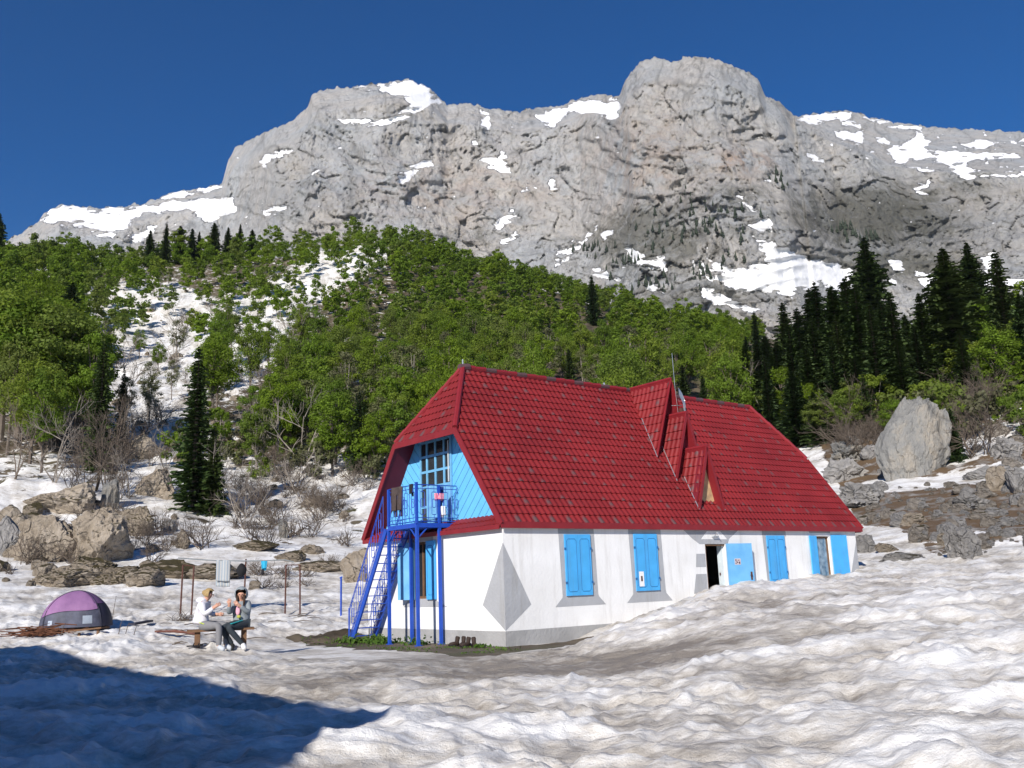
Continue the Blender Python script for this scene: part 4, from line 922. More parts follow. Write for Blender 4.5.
# ------------------------------------------------------------------ the hut
def tile_sheet(org, ud, sd, ulen, slen, period=.19, row=.28, clips=(), worn=1, seed=0):
    """waved metal tile sheet: grid with a step at every row"""
    nrm = ud.cross(sd).normalized()
    if nrm.z < 0: nrm = -nrm
    nu = max(4, int(ulen / period * 6)); nr = max(1, round(slen / row)); us = np.linspace(0, ulen, nu + 1)
    rows = []
    for k in range(nr):
        for q, off in ((0, .030), (.5, .014), (1, 0)): rows.append(((k + q) * slen / nr, off, k, q))
    V = []; W = []
    rs = np.random.default_rng(seed)
    for s_, off, k, q in rows:
        wv = .016 * np.cos(us / period * 2 * math.pi)
        p = np.outer(us, np.array(ud)) + np.array(org) + np.array(sd) * s_ + np.outer(wv + off, np.array(nrm))
        V.append(p)
        w = np.zeros(nu + 1)
        if worn and (k % 3 != 1) and q == (0 if k % 2 else .5):
            col = np.round(us / period).astype(int); ph = (col + k * 5) % 4
            hit = (ph == 0); jit = ((col * 7919 + k * 104729 + seed) % 10) > 2; edge_k = (k * 31 + col * 17) % 5
            edge = np.abs(us / period - col) < .36
            w = (hit & jit & edge) * (1. if q < 1 else .3)
        if k == 0 and worn and q < 1: w = ((np.round(us / period).astype(int) % 3) == 0) * (np.abs(us / period - np.round(us / period)) < .36) * 1.
        W.append(w)
    V = np.concatenate(V); W = np.concatenate(W); nR = len(rows); idx = np.arange(nR * (nu + 1)).reshape(nR, nu + 1)
    F = np.stack([idx[:-1, :-1], idx[:-1, 1:], idx[1:, 1:], idx[1:, :-1]], -1).reshape(-1, 4)
    bm = bmesh.new(); L = bm.verts.layers.float.new('worn'); vs = [bm.verts.new(p) for p in V]
    for v, w in zip(vs, W): v[L] = float(w)
    for f in F: bm.faces.new([vs[i] for i in f])
    for co, no in clips:
        bmesh.ops.bisect_plane(bm, geom=bm.verts[:] + bm.edges[:] + bm.faces[:], plane_co=co, plane_no=no, clear_outer=True)
    for f in bm.faces: f.smooth = False
    return bm
def merge_bms(name, bms, mats, parent, extra=None):
    me = bpy.data.meshes.new(name); big = bmesh.new()
    for b in bms:
        t = bpy.data.meshes.new('t'); b.to_mesh(t); b.free(); big.from_mesh(t); bpy.data.meshes.remove(t)
    if extra:
        t = extra.mesh('t', mats); big.from_mesh(t); bpy.data.meshes.remove(t)
    bmesh.ops.recalc_face_normals(big, faces=big.faces[:]) if False else None
    big.to_mesh(me); big.free()
    for m in mats: me.materials.append(m)
    return link_mesh(name, me, parent)

V3 = Vector
def hut_roof(root, worn=1):
    """hipped, steep roof over the footprint; returns nothing"""
    sF = V3((0, HM, HR - HE)); SL = sF.length; sdF = sF.normalized(); sdB = V3((0, -HM, HR - HE)).normalized(); ux = V3((1, 0, 0))
    apx1 = V3((HI, HM, HR)); apx2 = V3((HL - HI2, HM, HR))
    c1f = V3((0, VH, HH)); c1b = V3((0, HW - VH, HH)); c2f = V3((HL, VH, HH)); c2b = V3((HL, HW - VH, HH))
    def vp(a, b, keep):  # vertical clipping plane through a-b; keep side containing point keep
        d = (b - a); n = V3((d.y, -d.x, 0)).normalized()
        if (keep - a).dot(n) > 0: n = -n
        return (a, n)
    cen = V3((HL / 2, .5, 0)); cenb = V3((HL / 2, HW - .5, 0))
    front = tile_sheet((0, 0, HE), ux, sdF, HL, SL, clips=[vp(c1f, apx1, cen), vp(c2f, apx2, cen)], seed=1, worn=worn)
    back = tile_sheet((0, HW, HE), ux, sdB, HL, SL, clips=[vp(c1b, apx1, cenb), vp(c2b, apx2, cenb)], seed=2, worn=worn)
    sh = (apx1 - V3((0, HM, HH))); shl = sh.length
    hip1 = tile_sheet(tuple(V3((0, VH, HH))), V3((0, 1, 0)), sh.normalized(), HW - 2 * VH, shl, clips=[vp(c1f, apx1, V3((0, HM, 0))), vp(c1b, apx1, V3((0, HM, 0)))], seed=3, worn=worn)
    sh2 = (apx2 - V3((HL, HM, HH)))
    hip2 = tile_sheet(tuple(V3((HL, VH, HH))), V3((0, 1, 0)), sh2.normalized(), HW - 2 * VH, sh2.length, clips=[vp(c2f, apx2, V3((HL, HM, 0))), vp(c2b, apx2, V3((HL, HM, 0)))], seed=4, worn=worn)
    # boards under the tiles
    ex = MB(); nF = ux.cross(sdF).normalized(); nF = nF if nF.z > 0 else -nF; nB = V3((0, -nF.y, nF.z)); n1 = V3((0, 1, 0)).cross(sh.normalized()); n1 = n1 if n1.z > 0 else -n1; n2 = V3((0, 1, 0)).cross(sh2.normalized()); n2 = n2 if n2.z > 0 else -n2
    for pts, n in (([V3((0, 0, HE)), V3((HL, 0, HE)), c2f, apx2, apx1, c1f], nF), ([V3((0, HW, HE)), V3((HL, HW, HE)), c2b, apx2, apx1, c1b], nB), ([c1f, c1b, apx1], n1), ([c2f, c2b, apx2], n2)):
        ex.prism([p - n * .03 for p in pts], -n * .07, 1)
    merge_bms('roof', [front, back, hip1, hip2], [M['roof'], M['soffit']], root, ex)
    # fascias, verge boards
    fa = MB()
    fa.box((-.02, -.03, HE - .14), (HL + .02, .0, HE + .02)); fa.box((-.02, HW, HE - .14), (HL + .02, HW + .03, HE + .02))
    fa.box((-.035, VH - .02, HH - .16), (-.005, HW - VH + .02, HH + .015)); fa.box((HL + .005, VH - .02, HH - .16), (HL + .035, HW - VH + .02, HH + .015))
    for x in (-.02, HL + .02):
        fa.bar((x, -.01, HE - .05), (x, VH, HH - .05), .035, .17); fa.bar((x, HW + .01, HE - .05), (x, HW - VH, HH - .05), .035, .17)
    fa.build('fascia', M['redtrim'], root)
    rc = MB()
    k = 16
    for a, b_, kk in ((apx1, apx2, 34), (c1f, apx1, 7), (c1b, apx1, 7), (c2f, apx2, 6), (c2b, apx2, 6)):
        for i in range(kk):
            p = a.lerp(b_, i / kk); q = a.lerp(b_, (i + 1.06) / kk if i < kk - 1 else 1)
            rc.tube([p + V3((0, 0, .02)), q + V3((0, 0, .035))], [.075, .085], 8, mi=1 if (kk > 20 and i % 3 == 2 and worn) else 0)
    rc.tube([apx1 + V3((-.12, 0, .0)), apx1 + V3((.22, 0, .05))], .11, 8, mi=1)
    rc.build('ridge_cap', [M['redtrim'], mat('worn_zinc', (.10, .055, .06), .6)], root)

hut = thing('mountain_hut', 'long white walled hut with steep red tile roof and blue gable', 'hut', HP, HA)
hut_roof(hut)
# walls: hollow, with real openings in the facade
def wall_cells(mb, L0, L1, z0, z1, holes, plane, depth, mi=0, revmi=None):
    """rectangular wall face at plane (function (a,z,d)->point) with holes"""
    xs = sorted({L0, L1, *[h[0] for h in holes], *[h[1] for h in holes]}); zs = sorted({z0, z1, *[h[2] for h in holes], *[h[3] for h in holes]})
    for i in range(len(xs) - 1):
        for j in range(len(zs) - 1):
            cx = (xs[i] + xs[i + 1]) / 2; cz = (zs[j] + zs[j + 1]) / 2
            if any(h[0] < cx < h[1] and h[2] < cz < h[3] for h in holes): continue
            for d in (0, depth): mb.poly([plane(xs[i], zs[j], d), plane(xs[i + 1], zs[j], d), plane(xs[i + 1], zs[j + 1], d), plane(xs[i], zs[j + 1], d)], mi)
    for h in holes:
        a, b, c, e = h; r = revmi if revmi is not None else mi
        for p, q in (((a, c), (b, c)), ((b, c), (b, e)), ((b, e), (a, e)), ((a, e), (a, c))):
            mb.poly([plane(p[0], p[1], 0), plane(q[0], q[1], 0), plane(q[0], q[1], depth), plane(p[0], p[1], depth)], r)
U0w, U1w, V0w, V1w = .1, HL - .26, .1, HW - .1
fac = lambda a, z, d: (a, V0w + d, z)
gab = lambda a, z, d: (U0w + d, a, z)
holesF = [(2.12, 2.95, 1.18, 2.70), (4.65, 5.49, 1.22, 2.72), (7.59, 8.50, .5, 2.46), (10.54, 11.38, 1.3, 2.70), (13.14, 13.95, 1.25, 2.71)]
holesG = [(3.52, 4.20, 1.2, 2.74)]
w = MB()
wall_cells(w, U0w, U1w, -.6, HE - .03, holesF, fac, .3)
wall_cells(w, V0w, V1w, -.6, HE - .12, holesG, gab, .3)
w.poly([(U1w, V0w, -.6), (U1w, V1w, -.6), (U1w, V1w, HE - .12), (U1w, V0w, HE - .12)]); w.poly([(U0w, V1w, -.6), (U1w, V1w, -.6), (U1w, V1w, HE - .03), (U0w, V1w, HE - .03)])
e = .004
def pf(pts, mi=1): w.poly([(a, V0w - e, z) for a, z in pts], mi)
def pg(pts, mi=1): w.poly([(U0w - e, a, z) for a, z in pts], mi)
def strips(fn, uo, zs_, hole, mi=1):
    (a0, a1, ztop), (b0, b1) = uo, zs_
    h0, h1, hz0, hz1 = hole
for (a, b_, c, d), (t0, t1) in ((holesF[0], (1.90, 3.14)), (holesF[1], (4.44, 5.72))):
    pf([(t0, HE - .03), (t1, HE - .03), (t1 + .02, d), (t0 + .01, d)]); pf([(t0 + .01, d), (a, d), (a, c), (t0 + .06, c)]); pf([(b_, d), (t1 + .02, d), (t1 + .06, c), (b_, c)])
    pf([(t0 + .06, c), (t1 + .06, c), (t1 + .08, 1.12), (t1 + .32, .90), (t0 - .2, .90), (t0 + .05, 1.12)])
a, b_, c, d = holesF[3]; pf([(a - .2, HE - .03), (b_ + .16, HE - .03), (b_ + .18, d), (a - .2, d)]); pf([(a - .2, d), (a, d), (a, c), (a - .14, c)]); pf([(b_, d), (b_ + .12, d), (b_ + .14, c), (b_, c)])
a, b_, c, d = holesF[4]; pf([(a - .38, HE - .03), (b_ + .1, HE - .03), (b_ + .08, d + .1), (a - .3, d + .1)])
pf([(6.55, HE - .03), (9.35, HE - .03), (8.72, 2.62), (8.62, 2.46), (7.35, 2.46), (7.05, 2.62)])
w.poly([(7.42, V0w - 2 * e, 2.60), (8.62, V0w - 2 * e, 2.60), (8.32, V0w - 2 * e, 2.84), (7.72, V0w - 2 * e, 2.84)], 0)
pf([(7.18, 2.18), (7.56, 2.18), (7.56, 1.80), (7.12, 1.80)]); pf([(7.10, 1.60), (7.56, 1.60), (7.56, 1.05), (6.95, 1.05)])
pf([(.096, 2.52), (.92, 1.0), (.096, .41)]); pg([(.096, 2.52), (.096, .41), (1.0, 1.02)])
pf([(U1w, 2.55), (U1w, .6), (U1w - .62, 1.2)])
pf([(.09, .40), (7.3, .40), (7.3, -.5), (.09, -.5)], 2); pg([(.09, .40), (V1w, .40), (V1w, -.5), (.09, -.5)], 2)
a, b_, c, d = holesG[0]; pg([(a - .32, HE - .12), (b_ + .3, HE - .12), (b_ + .3, d), (a - .32, d)]); pg([(a - .32, d), (a, d), (a, c), (a - .32, c)]); pg([(b_, d), (b_ + .3, d), (b_ + .3, c), (b_, c)])
pg([(a - .34, c), (b_ + .3, c), (b_ + .6, .98), (a - .95, .98), (a - .5, 1.12)])
w.build('lower_wall', [M['white'], M['grey'], M['plinth']], hut)
inn = MB(); inn.box((U0w + .35, V0w + .35, .42), (U1w - .1, V1w - .1, .48)); inn.box((7.2, 1.5, .48), (9.3, 1.56, HE)); inn.box((6.0, V0w + .31, .48), (6.06, V1w - .1, HE))
inn.build('interior_floor', M['interior'], hut)
# upper gable walls and pent roofs
UG = .6
k_ = HM / (HR - HE)
def gable_poly(u, t):
    zb = 3.18; zt = 6.5
    vb = (zb - HE) * k_ + .08; vt = (zt - HE) * k_ + .08
    return [(u, vb, zb), (u, HW - vb, zb), (u, HW - vt, zt), (u, vt, zt)]
g = MB(); g.prism(gable_poly(UG, 0), (.15, 0, 0)); g.build('upper_gable_wall', M['gable'], hut)
g = MB(); g.prism(gable_poly(HL - UG - .15, 0), (.15, 0, 0)); g.build('upper_gable_wall', M['gable'], hut)
def pent(u0, u1, nm):
    s_ = V3((u1 - u0, 0, .34)); sl = s_.length
    bm = tile_sheet((u0, .06, 2.93), V3((0, 1, 0)), s_.normalized(), HW - .12, sl, row=.34, worn=0, seed=5, clips=[(V3((0, 0, HE - .10)), V3((0, -(HR - HE), HM)).normalized()), (V3((0, HW, HE - .10)), V3((0, (HR - HE), HM)).normalized())])
    ex = MB(); ex.prism([(u0, .06, 2.90), (u0, HW - .06, 2.90), (u1, HW - .38, 3.24), (u1, .38, 3.24)], (0, 0, -.05), 1)
    du = .02 if u1 > u0 else -.02
    ex.box((min(u0 - du, u0), .04, 2.84), (max(u0 - du, u0), HW - .04, 2.955), 1)
    merge_bms('pent_roof', [bm], [M['roof'], M['redtrim']], hut, ex)
pent(-.03, UG, 0); pent(HL + .03, HL - UG, 0)
# gable balcony door with panes
f_ = MB(); gl = MB(); v0, v1, z0, z1 = 2.97, 4.52, 3.20, 5.60
cols = [v0, 3.30, 3.74, 4.18, v1]; rws = [3.22, 3.74, 4.30, 4.74, 5.18, 5.60]
for c in cols: f_.box((UG - .05, c - .035, z0), (UG - .006, c + .035, z1 + .035))
for z in rws: f_.box((UG - .046, v0, z - .035), (UG - .010, v1, z + .035))
f_.box((UG - .04, v0, 3.2), (UG - .012, 3.30, 4.27)); f_.box((UG - .04, 3.30, 3.2), (UG - .012, 4.18, 4.27))
fo = f_.build('gable_window', mat('window_blue', (.16, .42, .66), .5), hut)
gl.box((UG - .022, v0, z0), (UG - .014, v1, z1)); gl.build('pane', M['glass'], fo)
f2 = MB(); f2.bar((UG - .06, 3.05, 4.35), (UG - .06, 3.05, 5.5), .03, .03); f2.build('casement', M['framew'], fo)

# shutters
def shutter(u, z0, z1, w_, leafs=2, name='shutter', parent=hut, m='blue', ground_=1):
    """closed pair: two leaves in the facade plane"""
    out = []
    for i in range(leafs):
        a = u + i * w_ / leafs + (.006 if i else 0); b = u + (i + 1) * w_ / leafs
        s_ = MB(); s_.box((a, V0w - .045, z0), (b, V0w - .012, z1))
        mx_ = .06; x0, x1 = a + mx_, b - mx_; y0, y1 = z0 + .1, z1 - .12; c = .05
        pts = [(x0 + c, y0), (x1 - c, y0), (x1, y0 + c), (x1, y1 - c), (x1 - c, y1), (x0 + c, y1), (x0, y1 - c), (x0, y0 + c)]
        s_.tube([(p, V0w - .046, q) for p, q in pts], .008, 4, mi=1, closed=True)
        for zz in (z0 + .3, z1 - .4):
            xx = a if i == 0 else b; s_.box((xx - .03, V0w - .055, zz), (xx + .03, V0w - .046, zz + .06), 1)
        out.append(s_.build(name, [M[m], M['groove']], parent))
    return out
M['groove'] = mat('dark_blue_groove', (.02, .14, .36), .6)
shutter(2.08, 1.16, 2.72, .90); sh = shutter(4.61, 1.20, 2.74, .91); shutter(10.5, 1.25, 2.72, .91)
pt = MB(); pt.box((4.72, V0w - .052, 1.32), (4.90, V0w - .047, 1.72)); pt.box((4.78, V0w - .058, 1.46), (4.84, V0w - .0525, 1.60), 1); pt.build('white_patch', [M['white'], M['iron']], sh[0])
# last window: open leaves
s_ = MB(); s_.box((12.74, V0w - .07, 1.28), (13.12, V0w - .03, 2.72)); s_.build('shutter', M['blue'], hut)
s_ = MB(); s_.T = Matrix.Translation((13.99, V0w - .02, 0)) @ Matrix.Rotation(R_(-7), 4, 'Z'); s_.box((0, -.04, 1.28), (.76, 0, 2.74)); s_.build('shutter', M['blue'], hut)
wf = MB(); a, b_, c, d = holesF[4]
for p, q in (((a, c), (a + .07, d)), ((b_ - .07, c), (b_, d)), ((a + .07, c), (b_ - .07, c + .07)), ((a + .07, d - .07), (b_ - .07, d))): wf.box((p[0], V0w + .08, p[1]), (q[0], V0w + .14, q[1]))
wo = wf.build('window_frame', M['brownwood'], hut); gl = MB(); gl.box((a + .06, V0w + .105, c + .06), (b_ - .06, V0w + .115, d - .06)); gl.build('pane', M['curtain'], wo)
# gable lower window
wf = MB(); a, b_, c, d = holesG[0]
for p, q in (((a, c), (a + .07, d)), ((b_ - .07, c), (b_, d)), ((a + .07, c), (b_ - .07, c + .07)), ((a + .07, d - .07), (b_ - .07, d))): wf.box((U0w + .08, p[0], p[1]), (U0w + .14, q[0], q[1]))
wf.box((U0w + .07, (a + b_) / 2 - .03, c), (U0w + .15, (a + b_) / 2 + .03, d))
wo = wf.build('window_frame', M['brownwood'], hut); gl = MB(); gl.box((U0w + .105, a + .06, c + .06), (U0w + .115, b_ - .06, d - .06)); gl.build('pane', M['glass'], wo)
s_ = MB(); s_.box((U0w - .06, 3.06, 1.18), (U0w - .02, 3.50, 2.74)); s_.tube([(U0w - .061, y, z) for y, z in ((3.14, 1.3), (3.38, 1.3), (3.43, 1.36), (3.43, 2.55), (3.38, 2.61), (3.2, 2.61), (3.14, 2.55))], .008, 4, mi=1, closed=True); s_.build('shutter', [M['blue'], M['groove']], hut)
s_ = MB(); s_.T = Matrix.Translation((U0w - .02, 4.40, 0)) @ Matrix.Rotation(R_(-148), 4, 'Z') ; s_.box((0, -.04, 1.18), (.0 + .04, -.72, 2.74)); s_.T = Matrix.Identity(4)
s_ = MB(); s_.prism([(U0w - .03, 4.12, 1.18), (U0w - .22, 4.68, 1.18), (U0w - .22, 4.68, 2.74), (U0w - .03, 4.12, 2.74)], (-.035, -.012, 0)); s_.build('shutter', M['bluelight'], hut)
# door
fr = MB(); a, b_, c, d = holesF[2]
fr.box((a, V0w + .02, c), (a + .05, V0w + .10, d), 0); fr.box((a + .05, V0w + .02, d - .05), (b_, V0w + .10, d), 0)
fr.build('door_frame', M['brownwood'], hut)
dn = MB(); dn.box((8.455, V0w + .10, .5), (8.495, V0w + .29, 2.42)); dn.box((8.42, V0w + .2, 1.55), (8.454, V0w + .23, 1.62), 1); dn.build('inner_door', [M['framew'], M['iron']], hut)
dr = MB(); dr.T = Matrix.Translation((8.52, V0w - .02, 0)) @ Matrix.Rotation(R_(-13), 4, 'Z')
dr.box((0, -.045, .5), (.93, 0, 2.47)); dr.box((.01, -.05, .55), (.02, -.046, 2.45))
do = dr.build('entrance_door', M['bluelight'], hut)
hd = MB(); hd.T = dr.T; hd.box((.80, -.06, 1.38), (.86, -.0465, 1.62)); hd.tube([(.83, -.06, 1.52), (.83, -.10, 1.52), (.74, -.10, 1.52)], .012, 6); hd.build('handle', M['iron'], do)
no = MB(); no.T = dr.T; no.box((.24, -.052, 1.84), (.46, -.0462, 2.02), 0)
for x0, x1, y0, y1 in ((.26, .31, 1.95, 2.0), (.26, .30, 1.86, 1.90), (.32, .36, 1.88, 1.93), (.385, .44, 1.865, 1.93), (.34, .42, 1.96, 1.985), (.27, .35, 1.915, 1.935)): no.box((x0, -.0535, y0), (x1, -.0522, y1), 1)
no.build('notice', [mat('notice_paper', (.55, .48, .50), .7), mat('notice_ink', (.09, .06, .08), .7)], do)
lt = MB(); lt.box((7.9, V0w - .09, 2.66), (8.14, V0w - .008, 2.70)); lt.tube([(8.02, V0w - .05, 2.70), (8.02, V0w - .14, 2.80), (8.02, V0w - .2, 2.72)], .014, 6); lt.build('door_lamp', M['steel'], hut)
# dormers
UC = 8.3
def roofv(z): return (z - HE) * k_
def dormer(vf, zb, za, half, vback, board):
    root = bpy.data.objects.new('dormer', None); COL.objects.link(root); root.parent = hut
    A = V3((UC, vf, za)); B = V3((UC, vback, za))
    bms = []; ex = MB()
    for sg in (-1, 1):
        C = V3((UC + sg * half, vf, zb)); sd_ = (A - C).normalized(); L_ = (A - C).length; yy = V3((0, 1, 0))
        # clip to the part above the main roof
        rn = V3((0, -(HR - HE), HM)).normalized()
        bms.append(tile_sheet(tuple(C), yy, sd_, vback - vf + .02, L_, clips=[(V3((0, 0, HE - .02)), -rn)], seed=int(za * 10) + sg, worn=1, row=.29))
        nn = yy.cross(sd_).normalized(); nn = nn if nn.z > 0 else -nn
        vb_ = roofv(zb) + .25
        ex.prism([A - nn * .02, C - nn * .02, V3((C.x, max(vf + .05, vb_), zb)) - nn * .02, V3((UC, vback, za)) - nn * .02], -nn * .04, 1)
        ex.bar(C + V3((0, -.012, 0)), A + V3((0, -.012, 0)), .10, .03, 1)
        vl = MB()
        c_r = V3((C.x + sg * .03, roofv(zb) + .0, zb)); m_r = V3((UC, roofv(za), za))
        n_ = 10
        p1 = V3((C.x, roofv(zb), zb)); p2 = V3((UC, roofv(za), za))
        ex.tube([p1 + V3((sg * .02, -.05, .02)), p1.lerp(p2, .55) + V3((sg * .02, -.05, .03))], .014, 4, mi=2)
    ex.tube([A + V3((0, -.03, .03)), B + V3((0, 0, .03))], .055, 8, mi=1)
    o = merge_bms('dormer_roof', bms, [M['roof'], M['redtrim'], M['steel']], root, ex)
    rec = .22
    fp = [(UC - half + .07, vf + rec, zb + .02), (UC + half - .07, vf + rec, zb + .02), (UC, vf + rec, za - .12)]
    fr_ = MB(); fr_.prism(fp, (0, .05, 0)); fr_.build('dormer_front', M['soffit'] if not board else M['board'], root)
    if board:
        tr = MB(); s0 = .55
        for p, q in (((UC - half, zb), (UC, za - .05)), ((UC + half, zb), (UC, za - .05)), ((UC - half, zb), (UC + half, zb))):
            tr.bar((p[0], vf + rec - .03, p[1] + .03), (q[0], vf + rec - .03, q[1]), .05, .20)
        tr.build('dormer_frame', M['soffit'], root)
    return root
dormer(1.62, 5.2, 7.80, .90, HM, False); dormer(1.04, 4.4, 6.60, .72, 2.6, False); dormer(.33, 3.48, 5.42, .58, 1.75, True)
an = MB(); an.tube([(8.45, 1.50, 6.55), (8.32, 1.45, 7.6), (8.30, 1.45, 8.65)], .008, 5); an.tube([(8.1, 1.45, 6.9), (8.6, 1.45, 6.95)], .012, 4); ao = an.build('antenna_mast', M['steel'], hut)
ds = MB()
for i in range(7):
    for j in range(10):
        pass
N1, N2 = 6, 18; vs = []; fs = []
for i in range(N1 + 1):
    r = .34 * i / N1
    for j in range(N2): a = 2 * math.pi * j / N2; vs.append((r * math.cos(a) * .75, .25 * r * r / .34 - .05 + .02 * math.sin(a * 5 + i), r * math.sin(a) * 1.35))
for i in range(N1):
    for j in range(N2): fs.append((i * N2 + j, i * N2 + (j + 1) % N2, (i + 1) * N2 + (j + 1) % N2, (i + 1) * N2 + j))
ds.T = Matrix.Translation((8.52, 1.35, 7.12)) @ Matrix.Rotation(R_(38), 4, 'Z') @ Matrix.Rotation(R_(-12), 4, 'X'); ds.add(vs, fs); ds.T = Matrix.Identity(4)
ds.box((8.5, 1.36, 6.6), (8.72, 1.5, 6.85), 1); ds.build('dish_antenna', [M['steel'], M['iron']], ao)
rn_ = MB()
rn_.tube([(UC - 1.2, HM - .02, HR + .08), (UC - 1.2, HM, HR + .16)], .03, 6); rn_.tube([(HI, HM, HR + .1), (HI, HM, HR + .26)], .022, 6); rn_.build('ridge_pin', M['steel'], hut)

# balcony
bal = bpy.data.objects.new('balcony', None); COL.objects.link(bal); bal.parent = hut
PU, PV0, PV1, PB = -.75, 2.68, 4.12, -.05; FZ = 3.15; RZ = 4.18
b = MB(); b.box((PU - .04, PV0 - .04, FZ - .10), (UG - .07, PV1 + .04, FZ - .04)); b.bar((PU, PV0, FZ - .03), (PU, PV1, FZ - .03), .06, .1); b.bar((PU, PV0, FZ - .03), (UG - .07, PV0, FZ - .03), .06, .1); b.bar((PU, PV1, FZ - .03), (UG - .07, PV1, FZ - .03), .06, .1)
for (x, y) in ((PU, PV0), (PU, PV1)):
    b.bar((x, y + (.3 if y == PV0 else -.3), FZ - .12), (x, y, FZ - .4), .03, .03); b.bar((x + .3, y, FZ - .12), (x, y, FZ - .4), .03, .03)
b.build('balcony_floor', M['rail'], bal)
for (x, y, top) in ((PU, PV0, RZ + .06), (PU, PV1, RZ), (PB, PV0, RZ), (PB, PV1, FZ - .05)):
    b = MB(); b.bar((x, y, -.1), (x, y, FZ - .1), .075, .075); b.bar((x, y, FZ), (x, y, top), .065, .065); b.box((x - .07, y - .07, -.1), (x + .07, y + .07, .06)); b.build('post', M['rail'], bal)
def hexring(mb, fn, a, z, w_, h_):
    c = .3 * w_
    pts = [(a - w_ + c, z - h_), (a + w_ - c, z - h_), (a + w_, z - h_ + c), (a + w_, z + h_ - c), (a + w_ - c, z + h_), (a - w_ + c, z + h_), (a - w_, z + h_ - c), (a - w_, z - h_ + c)]
    mb.tube([fn(p, q) for p, q in pts], .0095, 4, closed=True)
def railing(fn, a0, a1, parent, name='railing', slope=0, z0=FZ + .06, z1=RZ):
    mb = MB(); zz = lambda a, t: z0 + (z1 - z0) * t + slope * (a - a0)
    for t in (0, .10, .90, 1): mb.tube([fn(a0, zz(a0, t)), fn(a1, zz(a1, t))], .014 if t in (0, 1) else .010, 4)
    n = max(2, int(round(abs(a1 - a0) / .19)))
    for i in range(n + 1):
        a = a0 + (a1 - a0) * i / n
        if i % 2 == 0: mb.tube([fn(a, zz(a, 0)), fn(a, zz(a, 1))], .0095, 4)
        else:
            hexring(mb, lambda p, q: fn(p, q), a, zz(a, .5), .075, .30); hexring(mb, lambda p, q: fn(p, q), a, zz(a, .5), .05, .11)
            mb.tube([fn(a, zz(a, 0)), fn(a, zz(a, .5) - .3)], .009, 4); mb.tube([fn(a, zz(a, .5) + .3), fn(a, zz(a, 1))], .009, 4)
    return mb.build(name, M['rail'], parent)
railing(lambda a, z: (PU, a, z), PV0, PV1, bal); railing(lambda a, z: (a, PV0, z), PU, UG - .06, bal); 
# staircase
stc = bpy.data.objects.new('staircase', None); COL.objects.link(stc); stc.parent = hut
SB, ST = (6.22, .0), (4.24, 3.08); sl_ = (ST[1] - SB[1]) / (ST[0] - SB[0])
for x in (PU - .02, PB - .02):
    b = MB(); b.bar((x, SB[0], SB[1]), (x, ST[0], ST[1]), .05, .16); b.build('stringer', M['rail'], stc)
for i in range(1, 14):
    t = i / 14; y = SB[0] + (ST[0] - SB[0]) * t; z = SB[1] + (ST[1] - SB[1]) * t; b = MB(); b.box((PU, y - .09, z - .012), (PB - .05, y + .09, z + .012)); b.build('step', M['rail'], stc)
for x in (PU - .02, PB - .02): railing(lambda a, z: (x, a, z), SB[0] + .10, ST[0] + .15, stc, 'stair_railing', slope=sl_, z0=SB[1] + .12, z1=SB[1] + 1.02)
for o in stc.children:
    if o.name.startswith('stair_railing'): pass
for x in (PU - .02,):
    b = MB(); b.tube([(x, SB[0] + .14, -.05), (x, SB[0] + .14, 1.0)], .018, 5); b.build('newel_post', M['rail'], stc)

# clothes on the balcony
def cloth(name, p0, p1, drop, m, label, cat, seed, taper=0., split=False):
    rs_ = random.Random(seed); p0 = V3(p0); p1 = V3(p1); n, k = 12, 14; d = (p1 - p0); nn = V3((-d.y, d.x, 0)).normalized(); V = []; F = []
    for side in (1, -1):
        base = len(V)
        for j in range(k + 1):
            t = j / k
            for i in range(n + 1):
                s_ = i / n; w_ = 1 - taper * t; p = p0 + d * (.5 + (s_ - .5) * w_)
                V.append(p + nn * side * (.018 + .02 * t + .012 * math.sin(s_ * 9 + seed)) + V3((0, 0, -drop * t * (1 if side == 1 else .8) + .004)))
        for j in range(k):
            for i in range(n):
                if split and j > k * .3 and i in (5, 6): continue
                a = base + j * (n + 1) + i; F.append((a, a + 1, a + n + 2, a + n + 1))
    me = npmesh(name, np.array([tuple(v) for v in V]), np.array(F), [m], smooth=True); o = link_mesh(name, me)
    md = o.modifiers.new('s', 'SOLIDIFY'); md.thickness = .008
    return tag(o, label, cat)
M['pants'] = mat('brown_cloth', (.07, .052, .048), .9, .2, 8); M['blackc'] = mat('black_cloth', (.015, .015, .018), .85); M['pinkc'] = mat('pink_cloth', (.75, .10, .22), .8, .3, 25, c2=(.8, .45, .5)); M['whitec'] = mat('white_cloth', (.72, .74, .76), .85)
cloth('trousers', hw(PU, 3.92, RZ + .02), hw(PU, 3.38, RZ + .02), .80, M['pants'], 'brown trousers hung over the blue balcony rail', 'trousers', 1, .1, True)
cloth('sock', hw(PU, 2.98, RZ + .03), hw(PU, 2.84, RZ + .03), .33, M['blackc'], 'black garment hung on the balcony rail beside the corner post', 'clothing', 2, .3)
cloth('shirt', hw(-.18, PV0, RZ - .22), hw(.12, PV0, RZ - .22), .20, M['pinkc'], 'pink and white garment bunched on the right end of the balcony', 'clothing', 3, .2)
cloth('rag', hw(.0, PV0, 3.62), hw(.14, PV0, 3.62), .30, M['whitec'], 'white rag hanging low on the balcony rail below the pink garment', 'cloth', 4, .1)
cloth('jacket', hw(-.02, PV0 + .1, RZ - .02), hw(.16, PV0 + .1, RZ - .02), .55, mat('navy_cloth', (.02, .05, .2), .85), 'navy blue garment hanging behind the pink one on the balcony', 'clothing', 5, .1)

